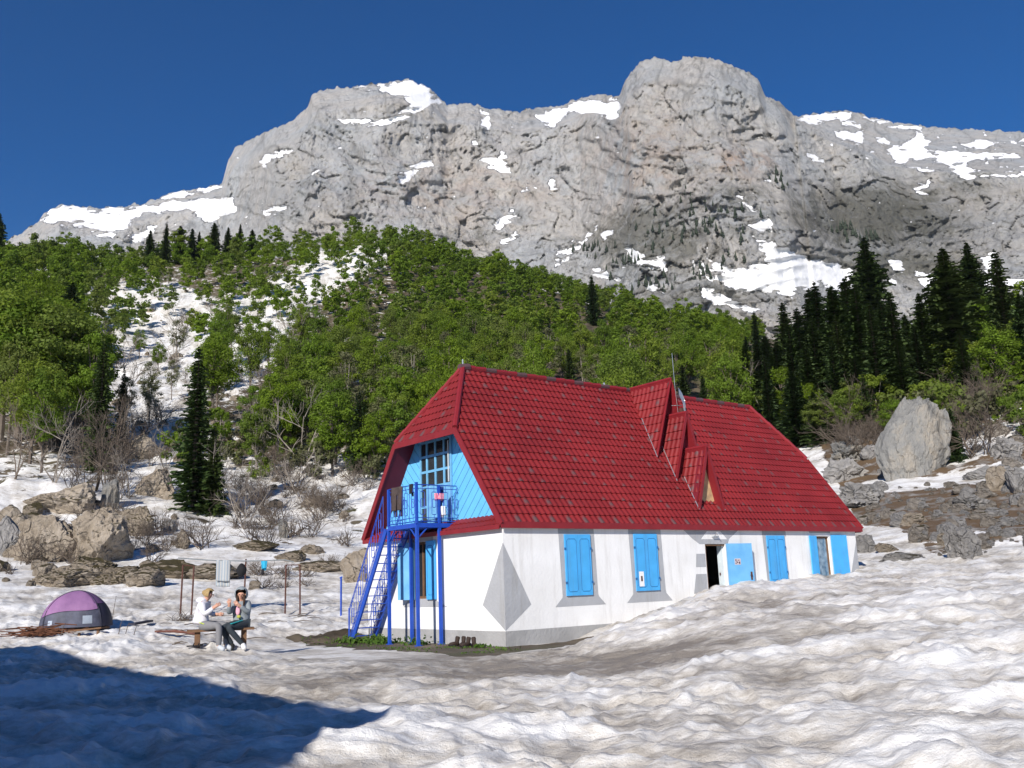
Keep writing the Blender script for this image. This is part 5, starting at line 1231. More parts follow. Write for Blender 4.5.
# boots at the wall
def boot(p, rz, label):
    b = MB(); b.T = Matrix.Translation(p) @ Matrix.Rotation(rz, 4, 'Z')
    b.tube([(0, 0, .02), (.0, 0, .10), (-.02, 0, .19), (-.03, 0, .22)], [.06, .052, .06, .05], 10); b.tube([(-.04, 0, .05), (.08, 0, .05), (.18, 0, .04), (.23, 0, .03)], [.055, .052, .045, .02], 10)
    b.box((-.07, -.045, -.005), (.22, .045, .025), 1)
    o = b.build('hiking_boot', [mat('brown_leather', (.035, .022, .017), .7, .2, 20), M['blackc']], None, True); tag(o, label, 'boot', None)
for u, v, a, lb in ((-.28, 1.62, 3.6, 'leftmost dark brown boot leaning at the foot of the gable wall'), (-.25, 1.38, 4.4, 'second dark boot from the left at the foot of the gable wall'), (-.28, 1.14, 3.9, 'third dark boot from the left at the foot of the gable wall'), (-.24, .95, 5.0, 'rightmost dark boot of the row at the gable wall')):
    p = hw(u, v); boot(V3((p.x, p.y, H(p.x, p.y) + .01)), a, lb)
# weeds
def weed(name, p, s, n, label, seed):
    q = np.random.default_rng(seed); c = q.normal(size=(n, 3)) * np.array([s, s * .6, s * .4]); c[:, 2] = np.abs(c[:, 2]); nor = q.normal(size=(n, 3)) + np.array([0, -.5, 1]); nor /= np.linalg.norm(nor, axis=1)[:, None]
    v, f = leaf_quads(c, q.uniform(.03, .07, n), nor, q); st = len(v)
    o = link_mesh(name, npmesh(name, v, f, [M['grass']])); o.location = p; tag(o, label, 'plant'); return o
for u, v, s, n, lb in ((-.9, 6.15, .16, 200, 'green weeds at the bottom of the stair outer stringer'), (-.45, 5.35, .17, 420, 'tall bright green weed clump under the blue stairs'), (-.8, 5.6, .17, 200, 'low green weeds spreading between stair foot and front post'), (-.7, 4.5, .2, 160, 'thin weeds behind the left balcony post'), (-.5, 3.2, .2, 120, 'sparse weeds between the right balcony posts'), (-.35, .55, .08, 90, 'small round weed right of the boots')):
    p = hw(u, v); weed('weed', V3((p.x, p.y, H(p.x, p.y) + .02)), s, n, lb, int(s * 1000 + n))
# low grass on the soil strip
q = np.random.default_rng(77); n = 1500; uu = q.uniform(-1.9, 0, n); vv = q.uniform(-1.2, 7.5, n); P = [hw(a, b_) for a, b_ in zip(uu, vv)]
c = np.array([(p.x, p.y, 0) for p in P]); c[:, 2] = height(c[:, 0], c[:, 1]) + .015; nor = q.normal(size=(n, 3)); nor /= np.linalg.norm(nor, axis=1)[:, None]
keep = fbm(c[:, 0], c[:, 1], 3, 2) > .05; c = c[keep]; nor = nor[keep]; v, f = leaf_quads(c, q.uniform(.015, .04, len(c)), nor, q)
o = link_mesh('short_grass', npmesh('short_grass', v, f, [M['grass']])); tag(o, 'thin short grass on the bare soil strip beside the hut', 'grass', None, 'stuff')

# free blue post and the clothes line
g, r = ground(341, 616); b = MB(); b.tube([(0, 0, -.2), (0, 0, 1.32)], .035, 8); b.tube([(-.05, 0, 1.32), (.05, 0, 1.36)], .03, 6); o = b.build('blue_post', M['rail']); o.location = g; tag(o, 'short blue pole standing alone in the snow left of the stairs', 'post')
line = thing('clothes_line', 'rusty pole frame with a grey wire carrying towel and bag', 'clothes line', ground(240, 612)[0])
LO = line.location
def rel(px, py, rr):
    d = ray(px, py); h = math.hypot(d.x, d.y); return V3((d.x / h * rr, d.y / h * rr, EYE + d.z / h * rr)) - LO
RL = ground(240, 612)[1]
for px0, top, px1, base in ((183, 565, 180, 617), (194, 566, 191, 619), (246, 559, 244, 600), (286, 565, 285, 613), (300, 565, 300, 611)):
    b = MB(); rr = RL + (1.2 if px0 == 246 else 0); b.tube([rel(px1, base + 3, rr), rel(px0, top, rr)], .032, 6); b.build('pole', M['iron'], line)
b = MB(); b.tube([rel(183, 565, RL), rel(194, 566, RL)], .02, 5); b.build('crossbar', M['iron'], line); b = MB(); b.tube([rel(286, 565, RL), rel(300, 565, RL)], .02, 5); b.build('crossbar', M['iron'], line)
b = MB(); b.tube([rel(178, 558, RL + .6), rel(214, 560.5, RL + .6), rel(246, 561, RL + .6), rel(285, 560, RL + .6), rel(294, 562, RL + .6)], .024, 5); b.build('wire', M['wire'], line)
tw = mat('striped_towel', (.42, .46, .50), .9); nt = tw.node_tree; wv = nd(nt, 'ShaderNodeTexWave'); wv.inputs['Scale'].default_value = 3.2; wv.inputs['Distortion'].default_value = .6; tcn = nd(nt, 'ShaderNodeTexCoord'); nt.links.new(tcn.outputs['Object'], wv.inputs['Vector'])
rr_ = nd(nt, 'ShaderNodeValToRGB'); rr_.color_ramp.elements[0].color = (.30, .36, .42, 1); rr_.color_ramp.elements[1].color = (.50, .50, .48, 1); nt.links.new(wv.outputs['Color'], rr_.inputs[0]); nt.links.new(rr_.outputs[0], nt.nodes['Principled BSDF'].inputs['Base Color'])
cloth('towel', LO + rel(216.5, 560, RL + .6), LO + rel(230.5, 560.5, RL + .6), 1.0, tw, 'grey striped towel hanging on the clothes line', 'towel', 8)
def sack(px, py, s, m, name, label, cat, rr=RL + .6, sq=(1, .8, 1.25)):
    bm = bmesh.new(); bmesh.ops.create_icosphere(bm, subdivisions=3, radius=s)
    for v in bm.verts:
        k = 1 + .18 * mn.noise(v.co * 5 / s * .5) ; top = max(0, v.co.z / s); v.co = V3((v.co.x * sq[0] * k * (1 - .3 * top ** 2), v.co.y * sq[1] * k * (1 - .3 * top ** 2), v.co.z * sq[2]))
    me = bpy.data.meshes.new(name); bm.to_mesh(me); bm.free(); me.materials.append(m); me.polygons.foreach_set('use_smooth', [True] * len(me.polygons)); o = link_mesh(name, me); o.location = LO + rel(px, py, rr); return tag(o, label, cat)
sack(241.5, 570, .20, M['blackc'], 'black_bag', 'black bag hanging on the clothes line by the middle pole', 'bag', sq=(.95, .8, 1.3))
cloth('turquoise_cloth', LO + rel(261, 561, RL + .6), LO + rel(267.5, 561, RL + .6), .36, mat('turquoise_cloth', (.03, .36, .58), .8), 'small turquoise cloth pegged on the clothes line', 'cloth', 9, .35)
sack(262.5, 572, .07, M['blackc'], 'dark_sock', 'dark sock hanging below the turquoise cloth', 'clothing', sq=(.8, .5, 1.8))

# ------------------------------------------------------------------ tent
g, r = ground(76, 629); sc_t = r / FPX * .84
tent = thing('dome_tent', 'purple and grey dome tent pitched on the snow at the left', 'tent', g, R_(14))
TW, TD, TH = 70 * sc_t / 2, 70 * sc_t / 2 * .8, 36 * sc_t
def dome(p, t, off=0):  # p in 0..1 around, t 0 base..1 top
    a = 2 * math.pi * p; ca, sa = math.cos(a), math.sin(a); q = (abs(ca) ** 2.5 + abs(sa) ** 2.5) ** (-1 / 2.5)
    rad = math.cos(t * math.pi / 2) ** 1.05; z = math.sin(t * math.pi / 2) ** .95
    # fabric sags between the poles that run over the corners
    sag = 1 - .05 * math.cos(4 * a) * (1 - t) ** .5 * t * 2
    return V3((q * ca * rad * (TW + off) * sag, q * sa * rad * (TD + off) * sag, z * (TH + off)))
def dome_patch(p0, p1, t0, t1, off, n=40, k=20, edge=None):
    V = []; F = []
    for j in range(k + 1):
        for i in range(n + 1):
            s_ = i / n; p = p0 + (p1 - p0) * s_; lo = t0 + (edge(s_) if edge else 0); V.append(tuple(dome(p, lo + (t1 - lo) * j / k, off)))
    for j in range(k):
        for i in range(n): a = j * (n + 1) + i; F.append((a, a + 1, a + n + 2, a + n + 1))
    return np.array(V), np.array(F)
M['tgrey'] = mat('tent_grey', (.075, .08, .115), .6, .3, 4, .3, 6); M['tpurple'] = mat('tent_purple', (.29, .15, .30), .7, .12, 3, .3, 8, c2=(.22, .11, .24)); M['tdark'] = mat('tent_dark', (.03, .03, .05), .6)
v, f = dome_patch(0, 1, 0, .985, 0, 72, 22); link_mesh('inner_tent', npmesh('inner_tent', v, f, [M['tgrey']], smooth=True), tent)
v, f = dome_patch(.60, .87, .17, 1.0, .025, 24, 16, lambda s_: .18 * s_ + .04 * math.sin(s_ * 5)); o = link_mesh('flysheet', npmesh('flysheet', v, f, [M['tpurple']], smooth=True), tent)
v, f = dome_patch(.86, .99, .42, 1.0, .03, 16, 14); link_mesh('side_panel', npmesh('side_panel', v, f, [mat('tent_dark_purple', (.13, .07, .16), .6)], smooth=True), tent)
v, f = dome_patch(.885, 1.0, .0, .5, .02, 12, 10); link_mesh('side_panel', npmesh('side_panel', v, f, [M['tdark']], smooth=True), tent)
for a in (.125, .375, .625, .875):
    b = MB(); b.tube([dome(a, t / 14, .03) for t in range(15)], .012, 5); b.build('tent_pole', M['tdark'], tent)
wn = MB()
for c0, w_ in ((.735, .05),):
    pass
v, f = dome_patch(.80, .84, .05, .19, .012, 8, 6); link_mesh('window_flap', npmesh('window_flap', v, f, [mat('tent_white', (.28, .32, .38), .5)], smooth=True), tent)
v, f = dome_patch(.65, .67, .04, .12, .012, 6, 5); link_mesh('window_flap', npmesh('window_flap', v, f, [mat('tent_white2', (.35, .40, .48), .5)], smooth=True), tent)
# planks, brushwood and sticks in front of the tent
def at_px(px, py, rmin=8): return ground(px, py, rmin)[0]
q = np.random.default_rng(9); b = MB()
c0 = at_px(38, 636)
for _ in range(150):
    a = q.uniform(-.3, .3) + (0 if q.random() < .7 else 1.5); L_ = q.uniform(.2, .7); p = c0 + V3((q.normal() * .42, q.normal() * .3, abs(q.normal()) * .10 + .03)); d = V3((math.cos(a), math.sin(a), q.normal() * .15)) * L_ / 2; b.tube([p - d, p + d], q.uniform(.006, .018), 4)
tag(b.build('brushwood_pile', mat('rusty_brush', (.13, .055, .03), .9, .4, 8)), 'heap of reddish brushwood on the snow beside the tent', 'brushwood')
b = MB(); p0 = at_px(72, 636); p1 = at_px(105, 634); b.bar(p0 + V3((0, 0, .12)), p1 + V3((0, 0, .16)), .35, .04); b.bar(p0 + V3((.2, .0, .06)), p0 + V3((.2, 0, -.1)), .06, .06); b.bar(p1 + V3((-.2, .0, .12)), p1 + V3((-.2, 0, -.1)), .06, .06)
tag(b.build('wooden_plank', M['brownwood']), 'weathered brown plank bench lying low in front of the tent', 'plank')
b = MB(); b.bar(at_px(132, 626) + V3((0, 0, .05)), at_px(150, 624) + V3((0, 0, .08)), .22, .06); tag(b.build('dark_board', M['tdark']), 'dark board lying on the snow right of the tent', 'board')
for i, (a, c, h_) in enumerate(((112, 620, .75), (118, 634, .4), (125, 635, .28), (133, 636, .25), (60, 637, .3))):
    p = at_px(a, c); b = MB(); b.tube([p - V3((0, 0, .1)), p + V3((.06, 0, h_ * .6)), p + V3((.1, 0, h_))], [.014, .01, .006], 4)
    tag(b.build('stick', M['twig']), 'thin stick poking out of the snow near the tent', 'stick', 'sticks by the tent')
for i in range(26):
    px = random.uniform(155, 320); py = random.uniform(612, 648); p = at_px(px, py); a = random.uniform(-.5, .5); L_ = random.uniform(.2, .9); d = V3((math.cos(a), math.sin(a), 0)) * L_
    b = MB(); b.tube([p - d / 2 + V3((0, 0, .03)), p + V3((0, .04, .06)), p + d / 2 + V3((0, 0, .03))], [.015, .013, .008], 4); tag(b.build('fallen_branch', M['twig']), 'thin fallen branch lying on the dirty snow around the bench', 'branch', 'fallen branches around the bench')
b = MB(); p0 = at_px(155, 634); p1 = at_px(196, 637); b.tube([p0 + V3((0, 0, .06)), (p0 + p1) / 2 + V3((0, 0, .10)), p1 + V3((0, 0, .06))], [.03, .045, .035], 6); tag(b.build('log', mat('red_brown_log', (.14, .06, .045), .9, .3, 5)), 'long reddish log lying left of the bench', 'log')
b = MB(); c0 = at_px(184, 622)
for _ in range(46): 
    d = V3((q.normal(), q.normal() * .6, abs(q.normal()) * .8)).normalized() * q.uniform(.15, .5); s0 = c0 + V3((q.normal() * .22, q.normal() * .15, .02)); b.tube([s0, s0 + d * .6, s0 + d + V3((q.normal() * .05, 0, q.normal() * .05))], [.010, .008, .004], 4)
tag(b.build('twig_pile', M['twig']), 'tangle of dry twigs at the foot of the left clothes posts', 'twigs')

# ------------------------------------------------------------------ bench and people
GB, RB = ground(221, 648); sB = FPX / RB
print('bench r', RB, 'z', GB.z, 'px/m', sB)
bang = math.atan2(GB.x, GB.y)
Tb = Matrix.Translation(GB) @ Matrix.Rotation(-bang, 4, 'Z')
k = 44.0 / sB
def B(px, y, z): return V3(((px - 221) / 44. * k, y * k, z * k))
GB = GB - V3((0, 0, .09)); Tb = Matrix.Translation(GB) @ Matrix.Rotation(-bang, 4, 'Z')
bench = thing('wooden_bench', 'rough wooden bench the two people are sitting on', 'bench', GB, -bang)
for yy in (-.17, .02, .2):
    b = MB(); b.box(tuple(B(191, yy, .40)), tuple(B(250, yy + .16, .445))); b.build('seat_board', M['brownwood'], bench)
for px in (200, 241):
    b = MB(); b.box(tuple(B(px - 2.4, -.1, -.15)), tuple(B(px + 2.4, .25, .40))); b.build('leg', M['brownwood'], bench)

def skin(name, J, E, mat_, parent, sub=2, root=None, T=Matrix.Identity(4)):
    names = list(J); me = bpy.data.meshes.new(name); me.from_pydata([tuple(T @ V3(J[n][:3])) for n in names], [(names.index(a), names.index(b_)) for a, b_ in E], [])
    o = bpy.data.objects.new('tmp', me); COL.objects.link(o); md = o.modifiers.new('k', 'SKIN'); md.use_smooth_shade = True
    sv = me.skin_vertices[0].data
    for i, n in enumerate(names):
        rr = J[n][3]; sv[i].radius = (rr, rr) if not isinstance(rr, tuple) else rr
        sv[i].use_root = (n == (root or names[0]))
    m2 = o.modifiers.new('s', 'SUBSURF'); m2.levels = sub; m2.render_levels = sub
    dg = bpy.context.evaluated_depsgraph_get(); dg.update(); ev = o.evaluated_get(dg); nm = bpy.data.meshes.new_from_object(ev, depsgraph=dg)
    bpy.data.objects.remove(o); nm.name = name
    nm.materials.clear(); nm.materials.append(mat_); nm.polygons.foreach_set('use_smooth', [True] * len(nm.polygons)); return link_mesh(name, nm, parent)
M['skin'] = mat('skin', (.55, .30, .21), .55, .08, 10)
def chain(names): return list(zip(names[:-1], names[1:]))
def person(origin_px, label, J, cloth_, hairf, face):
    root = thing('person', label, 'person', GB, -bang)
    ox = (origin_px - 221) / 44.
    J = {n: ((ox + p[0]) * k, p[1] * k, (p[2] if p[2] <= .53 else .53 + (p[2] - .53) * .87) * k, (p[3] * k)) for n, p in J.items()}
    E = chain(['pelvis', 'belly', 'chest', 'neckb', 'neck', 'head', 'crown']) + chain(['chest', 'shl', 'ell', 'wrl', 'pal']) + chain(['chest', 'shr', 'elr', 'wrr', 'par']) + chain(['pelvis', 'hil', 'knl', 'anl', 'tol']) + chain(['pelvis', 'hir', 'knr', 'anr', 'tor'])
    # fingers: four bent fingers and a thumb on each palm
    for sd_ in 'lr':
        pa = V3(J['pa' + sd_][:3]); wr = V3(J['wr' + sd_][:3]); d = (pa - wr).normalized(); side = d.cross(V3((0, -1, .2))).normalized(); cur = d.cross(side).normalized()
        for i, (off, L_) in enumerate(((-.030, .055), (-.011, .065), (.010, .062), (.028, .048))):
            a = pa + side * off * k; m_ = a + (d + cur * .25).normalized() * L_ * .6 * k; e_ = m_ + (d * .5 + cur).normalized() * L_ * .5 * k
            J[f'f{sd_}{i}a'] = (*a, .010 * k); J[f'f{sd_}{i}b'] = (*m_, .009 * k); J[f'f{sd_}{i}c'] = (*e_, .0075 * k); E += [('pa' + sd_, f'f{sd_}{i}a'), (f'f{sd_}{i}a', f'f{sd_}{i}b'), (f'f{sd_}{i}b', f'f{sd_}{i}c')]
        t1 = wr.lerp(pa, .55) - side * .035 * k + cur * .012 * k; t2 = t1 + (d * .7 - side * .5 + cur * .4).normalized() * .035 * k
        J[f't{sd_}a'] = (*t1, .012 * k); J[f't{sd_}b'] = (*t2, .009 * k); E += [('wr' + sd_, f't{sd_}a'), (f't{sd_}a', f't{sd_}b')]
    J['pelvis'] = (*J['pelvis'][:3], J['pelvis'][3] * .72)
    JB = dict(J)
    for n_, f_ in (('pelvis', .7), ('hil', .8), ('hir', .8), ('belly', .9)): JB[n_] = (*J[n_][:3], J[n_][3] * f_)
    skin('body', JB, E, M['skin'], root, 2, 'pelvis')
    def sub(names, scale, extra=None):
        return {n: (*J[n][:3], J[n][3] * scale * (extra or {}).get(n, 1)) for n in names}
    top = ['pelvis', 'belly', 'chest', 'neckb', 'shl', 'ell', 'wrl', 'shr', 'elr', 'wrr']
    Jt = sub(top, 1.24, {'pelvis': 1.75, 'wrl': 1.15, 'wrr': 1.15, 'neckb': 1.15})
    for s_ in 'lr':
        w_ = V3(J['wr' + s_][:3]).lerp(V3(J['el' + s_][:3]), .12); Jt['wr' + s_] = (*w_, Jt['wr' + s_][3])
    skin('jacket', Jt, chain(['pelvis', 'belly', 'chest', 'neckb']) + chain(['chest', 'shl', 'ell', 'wrl']) + chain(['chest', 'shr', 'elr', 'wrr']), cloth_['top'], root, 2, 'pelvis')
    leg = ['pelvis', 'hil', 'knl', 'anl', 'hir', 'knr', 'anr']; Jl = sub(leg, 1.16, {'pelvis': .9, 'anl': 1.15, 'anr': 1.15})
    skin('trousers', Jl, chain(['pelvis', 'hil', 'knl', 'anl']) + chain(['pelvis', 'hir', 'knr', 'anr']), cloth_['legs'], root, 2, 'pelvis')
    for s_ in 'lr':
        a = V3(J['an' + s_][:3]); t = V3(J['to' + s_][:3]); skin('shoe', {'a': (*(a + (a - t).normalized() * .03 + V3((0, 0, .0))), .058 * k), 'b': (*a.lerp(t, .5), .056 * k), 'c': (*(t + (t - a).normalized() * .035), .048 * k)}, [('a', 'b'), ('b', 'c')], cloth_['shoes'][0 if s_ == 'l' else 1], root, 2)
    hd = V3(J['head'][:3]); fd = V3(face).normalized(); rt = fd.cross(V3((0, 0, 1))).normalized(); up = rt.cross(fd)
    # face: nose, eyes, mouth and ears on the head
    fb = MB(); R1 = J['head'][3] * .98
    fb.tube([hd + fd * R1 * .92 + up * .015 * k, hd + fd * (R1 + .018 * k) - up * .015 * k, hd + fd * R1 * .9 - up * .022 * k], [.007 * k, .011 * k, .008 * k], 8)
    for sg in (-1, 1):
        fb.tube([hd + rt * sg * R1 * .98 + up * .02 * k, hd + rt * sg * (R1 * 1.05) - up * .0, hd + rt * sg * R1 * .98 - up * .02 * k], [.007 * k, .011 * k, .007 * k], 8)
    fb.build('nose_and_ears', M['skin'], root, True)
    ey = MB()
    for sg in (-1, 1): ey.tube([hd + fd * R1 * .86 + rt * sg * .030 * k + up * .018 * k - rt * .012 * k, hd + fd * R1 * .9 + rt * sg * .030 * k + up * .018 * k, hd + fd * R1 * .86 + rt * sg * .030 * k + up * .018 * k + rt * .012 * k], [.003 * k, .009 * k, .003 * k], 6)
    ey.tube([hd + fd * R1 * .84 - rt * .022 * k - up * .048 * k, hd + fd * R1 * .93 - up * .048 * k, hd + fd * R1 * .84 + rt * .022 * k - up * .048 * k], [.002 * k, .006 * k, .002 * k], 6, mi=1)
    ey.build('eyes_and_mouth', [M['blackc'], mat('lips', (.35, .10, .09), .5)], root, True)
    hairf(root, J, hd, fd, rt, up)
    return root
def sphere_part(name, c, r, sc3, m, parent, seed=0, cut=None, ax=None):
    bm = bmesh.new(); bmesh.ops.create_icosphere(bm, subdivisions=4, radius=1)
    if cut: bmesh.ops.delete(bm, geom=[v for v in bm.verts if cut(v.co)], context='VERTS')
    fd, rt, up = ax
    for v in bm.verts:
        q = v.co * (1 + .05 * mn.noise(v.co * 3 + V3((seed, 0, 0)))); v.co = c + (rt * q.x * sc3[0] + fd * q.y * sc3[1] + up * q.z * sc3[2]) * r
    me = bpy.data.meshes.new(name); bm.to_mesh(me); bm.free(); me.materials.append(m); me.polygons.foreach_set('use_smooth', [True] * len(me.polygons)); return link_mesh(name, me, parent)
HDR = .095
def hair1(root, J, hd, fd, rt, up):
    m = mat('blond_hair', (.36, .25, .11), .6, .25, 40); ax = (fd, rt, up)
    sphere_part('hair', hd + up * .022 * k - fd * .012 * k, HDR * 1.16 * k, (1, 1.08, 1.05), m, root, 1, lambda c: (c.y > .35 and c.z < .55) or c.z < -.55, ax)
    sphere_part('hair_bun', hd - fd * .115 * k + up * .03 * k, .052 * k, (1, 1, 1), m, root, 2, None, ax)
def hair2(root, J, hd, fd, rt, up):
    ax = (fd, rt, up); sphere_part('hood', hd + up * .02 * k - fd * .02 * k, HDR * 1.5 * k, (.98, 1.02, 1.12), M['greyhood'], root, 3, lambda c: (c.y > .5 and abs(c.x) < .72 and c.z < .6) or c.z < -.93, ax)
    m = mat('dark_hair', (.05, .025, .015), .6); sphere_part('hair', hd + up * .012 * k - fd * .006 * k, HDR * 1.13 * k, (1, 1.04, 1.08), m, root, 4, lambda c: (c.y > .35 and c.z < .62) or (c.z < -.3 and c.y > .2), ax)
    for sg in (-1, 1):
        b = MB(); b.tube([hd + rt * sg * .07 * k + fd * .05 * k, hd + rt * sg * .075 * k + fd * .07 * k - up * .12 * k, hd + rt * sg * .06 * k + fd * .09 * k - up * .24 * k], [.022 * k, .026 * k, .01 * k], 7); b.build('hair_lock', m, root, True)
M['greyhood'] = mat('grey_fleece', (.25, .28, .30), .9, .1, 20); M['whitej'] = mat('white_jacket', (.72, .71, .76), .8, .06, 12)
J1 = {'pelvis': (-.50 + .22, .02, .53, .15), 'belly': (-.27, .02, .68, .125), 'chest': (-.25, .01, .90, .135), 'neckb': (-.21, .0, 1.08, .075), 'neck': (-.18, 0, 1.13, .052), 'head': (-.12, -.02, 1.24, .088), 'crown': (-.13, -.02, 1.31, .07),
      'shl': (-.17, .17, 1.02, .07), 'ell': (-.10, .20, .80, .048), 'wrl': (.06, .06, .76, .033), 'pal': (.13, .02, .765, .034),
      'shr': (-.27, -.16, 1.01, .07), 'elr': (-.20, -.26, .78, .050), 'wrr': (.00, -.30, .95, .034), 'par': (.07, -.31, 1.0, .034),
      'hil': (-.20, .10, .52, .10), 'knl': (.25, -.12, .52, .066), 'anl': (.24, -.20, .10, .042), 'tol': (.34, -.30, .05, .034),
      'hir': (-.22, -.10, .52, .10), 'knr': (.10, -.38, .52, .066), 'anr': (.10, -.42, .10, .042), 'tor': (.20, -.52, .05, .034)}
p1 = person(214.5, 'blond person in white jacket and grey leggings on the left of the bench', J1, {'top': M['whitej'], 'legs': mat('grey_leggings', (.20, .20, .21), .85, .08, 14), 'shoes': (mat('pale_shoes', (.45, .48, .52), .7), mat('pale_shoes_b', (.45, .48, .52), .7))}, hair1, (.92, -.35, -.18))
J2 = {'pelvis': (.02, .02, .53, .145), 'belly': (.01, .01, .68, .12), 'chest': (.0, .0, .88, .13), 'neckb': (.0, -.01, 1.05, .072), 'neck': (-.01, -.02, 1.10, .05), 'head': (-.01, -.05, 1.21, .086), 'crown': (-.01, -.04, 1.28, .068),
      'shl': (-.15, .0, 1.0, .066), 'ell': (-.25, -.14, .78, .047), 'wrl': (-.245, -.25, 1.00, .033), 'pal': (-.245, -.27, 1.07, .033),
      'shr': (.15, .0, 1.0, .066), 'elr': (.14, -.17, .79, .048), 'wrr': (-.06, -.27, .98, .033), 'par': (-.11, -.28, 1.03, .033),
      'hil': (-.06, -.05, .52, .095), 'knl': (-.40, -.24, .46, .062), 'anl': (-.16, -.16, .11, .04), 'tol': (-.18, -.30, .05, .033),
      'hir': (.08, -.06, .52, .098), 'knr': (-.27, -.38, .48, .064), 'anr': (.05, -.30, .11, .04), 'tor': (.07, -.45, .05, .033)}
dk = mat('dark_track_trousers', (.035, .045, .055), .8)
p2 = person(238, 'person in grey hooded top and dark trousers eating on the right of the bench', J2, {'top': M['greyhood'], 'legs': dk, 'shoes': (mat('dark_shoe', (.03, .03, .03), .7), mat('white_shoe', (.75, .75, .76), .7))}, hair2, (-.15, -.97, -.12))
# teal side stripe on the trousers, hood of the white jacket, scarf, packet
st = MB(); ox = (238 - 221) / 44.; a = V3(((ox + .02) * k, -.16 * k, .60 * k)); c = V3(((ox - .20) * k, -.40 * k, .545 * k)); st.bar(a, c, .055 * k, .012 * k); st.build('trouser_stripe', mat('teal_stripe', (.02, .33, .36), .7), p2)
ox = (214.5 - 221) / 44.; sphere_part('jacket_hood', V3(((ox - .27) * k, .01, 1.04 * k)), .10 * k, (1.1, 1.2, .7), M['whitej'], p1, 5, None, (V3((1, 0, 0)), V3((0, 1, 0)), V3((0, 0, 1))))
st = MB(); st.bar(V3(((ox - .30) * k, -.215 * k, .60 * k)), V3(((ox - .20) * k, -.235 * k, .56 * k)), .02 * k, .012 * k); st.build('leg_badge', mat('lime_badge', (.6, .75, .08), .6), p1)
ox = (238 - 221) / 44.
def held(name, dx, y, z, r, sc3, m, label, cat):
    o = sphere_part(name, V3((0, 0, 0)), r * k, sc3, m, None, 7, None, (V3((0, 1, 0)), V3((1, 0, 0)), V3((0, 0, 1)))); o.location = Tb @ V3(((ox + dx) * k, y * k, z * k)); tag(o, label, cat); return o
held('pink_scarf', -.07, -.17, .80, .06, (.75, .4, 1.6), M['pinkc2'] if 'pinkc2' in M else mat('pale_pink_cloth', (.72, .38, .48), .8), 'pale pink scarf hanging down the grey top of the right person', 'scarf')
held('yellow_packet', -.05, -.20, .68, .042, (1, .6, .8), mat('yellow_packet', (.38, .38, .07), .6), 'yellow snack packet on the lap of the right person', 'packet')
held('rucksack', -.32, .02, .50, .13, (1.7, 1, .55), mat('dark_pack', (.05, .045, .04), .85), 'dark lumpy rucksack lying on the bench between the two people', 'rucksack')
held('blue_pouch', -.50, -.05, .475, .05, (1.3, 1, .6), mat('blue_pouch', (.02, .10, .55), .6), 'small bright blue pouch on the bench beside the rucksack', 'pouch')
for px, lb in ((192, 'dark sandal standing at the left end under the bench'), (197, 'second dark sandal lying just right of the first under the bench')):
    p = at_px(px, 649); b = MB(); b.T = Matrix.Translation(p + V3((0, 0, .03))) @ Matrix.Rotation(.4, 4, 'Z'); b.box((-.12, -.045, 0), (.12, .045, .025)); b.tube([(.02, -.045, .02), (.04, 0, .07), (.02, .045, .02)], .012, 6); tag(b.build('sandal', M['blackc']), lb, 'sandal')

# ------------------------------------------------------------------ neighbour hut outside the frame, its shadow falls over the snow
nb = thing('neighbour_hut', 'second white hut with a red roof standing left of the viewpoint outside the picture', 'hut', (0, 0, 0), 0)
# ridge along the same direction as the gable side of the main hut
rd = VD; wd = UD; R1 = V3((-7.0, -1.95, 0)); NL = 17.; NHW = 3.0; NE = 3.0; NR_ = 7.75
b = MB(); c = [R1 - wd * (NHW - .25), R1 + wd * (NHW - .25), R1 + wd * (NHW - .25) + rd * NL, R1 - wd * (NHW - .25) + rd * NL]
for p in c: p.z = -.6
b.prism([V3(p) for p in c], (0, 0, NE + .6)); b.prism([R1 - wd * (NHW - .3) + V3((0, 0, NE)) + rd * .3, R1 + wd * (NHW - .3) + V3((0, 0, NE)) + rd * .3, R1 + V3((0, 0, NR_ - .2)) + rd * .3], rd * (NL - .6)); b.build('wall', M['white'], nb)
b = MB()
for sg in (-1, 1):
    e0 = R1 + wd * sg * NHW + V3((0, 0, NE - .05)); r0 = R1 + V3((0, 0, NR_)); b.prism([e0 - rd * .3, r0 - rd * .3, r0 + rd * (NL + .3), e0 + rd * (NL + .3)], (0, 0, .08))
b.bar(R1 - rd * .25 + V3((0, 0, NR_ - .1)), R1 + wd * .2 + V3((0, 0, NR_ + .12)), .5, .12); b.build('roof', M['redtrim'], nb)  # bar past the ridge end is added to shape the tip of the cast shadow

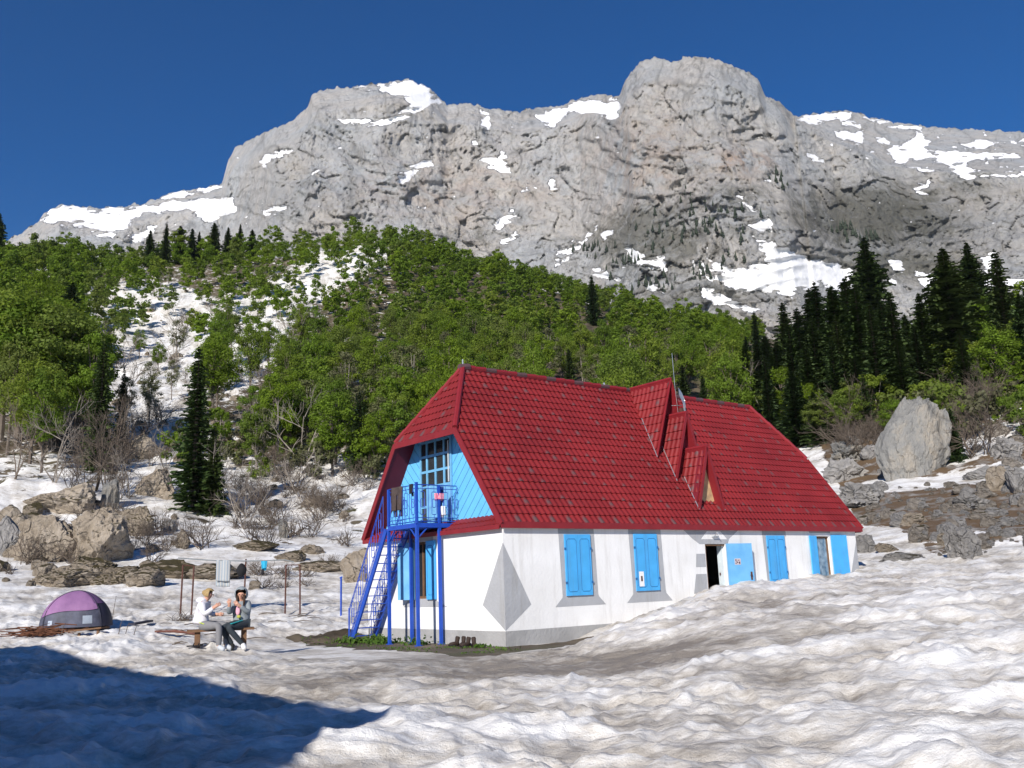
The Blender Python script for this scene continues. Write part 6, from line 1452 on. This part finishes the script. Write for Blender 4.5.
# ------------------------------------------------------------------ thin air haze over the whole valley
b = MB(); b.box((-2100, -720, -8), (2100, 2900, 1120)); hz_ = bpy.data.materials.new('haze_air'); hz_.use_nodes = True; hn = hz_.node_tree
hn.nodes.remove(hn.nodes['Principled BSDF']); pv = nd(hn, 'ShaderNodeVolumePrincipled'); pv.inputs['Color'].default_value = (.72, .84, 1, 1); pv.inputs['Density'].default_value = .000035; pv.inputs['Anisotropy'].default_value = 0
hn.links.new(pv.outputs[0], hn.nodes['Material Output'].inputs['Volume']); o = b.build('haze', hz_); o['kind'] = 'stuff'; o['label'] = 'thin bluish air between the viewpoint and the far cliffs'; o['category'] = 'haze'
# ------------------------------------------------------------------ light
SAZ, SEL = R_(-160), R_(28)
w = bpy.data.worlds.new('World'); sc.world = w; w.use_nodes = True; nt = w.node_tree; bg = nt.nodes['Background']; bg.inputs[1].default_value = .085
sk = nd(nt, 'ShaderNodeTexSky'); sk.sky_type = 'NISHITA'; sk.sun_disc = False; sk.sun_elevation = SEL; sk.sun_rotation = SAZ; sk.altitude = 1700; sk.air_density = 1.0; sk.dust_density = .1; sk.ozone_density = 3.0
hs = nd(nt, 'ShaderNodeHueSaturation'); hs.inputs['Hue'].default_value = .510; hs.inputs['Saturation'].default_value = 1.40; hs.inputs['Value'].default_value = 1.0; nt.links.new(sk.outputs[0], hs.inputs['Color']); nt.links.new(hs.outputs[0], bg.inputs[0])
sun = bpy.data.objects.new('sun', bpy.data.lights.new('sun', 'SUN')); COL.objects.link(sun); sun.data.energy = 4.9; sun.data.angle = R_(.5); sun.data.color = (1, .94, .86)
sv_ = V3((math.sin(SAZ) * math.cos(SEL), math.cos(SAZ) * math.cos(SEL), math.sin(SEL))); sun.rotation_euler = sv_.to_track_quat('Z', 'Y').to_euler()
sc.view_settings.view_transform = 'Standard'; sc.view_settings.look = 'None'; sc.view_settings.exposure = .22; sc.view_settings.gamma = 1
sc.render.engine = 'CYCLES'; sc.cycles.use_denoising = True
sc.render.resolution_x = 1024; sc.render.resolution_y = 768
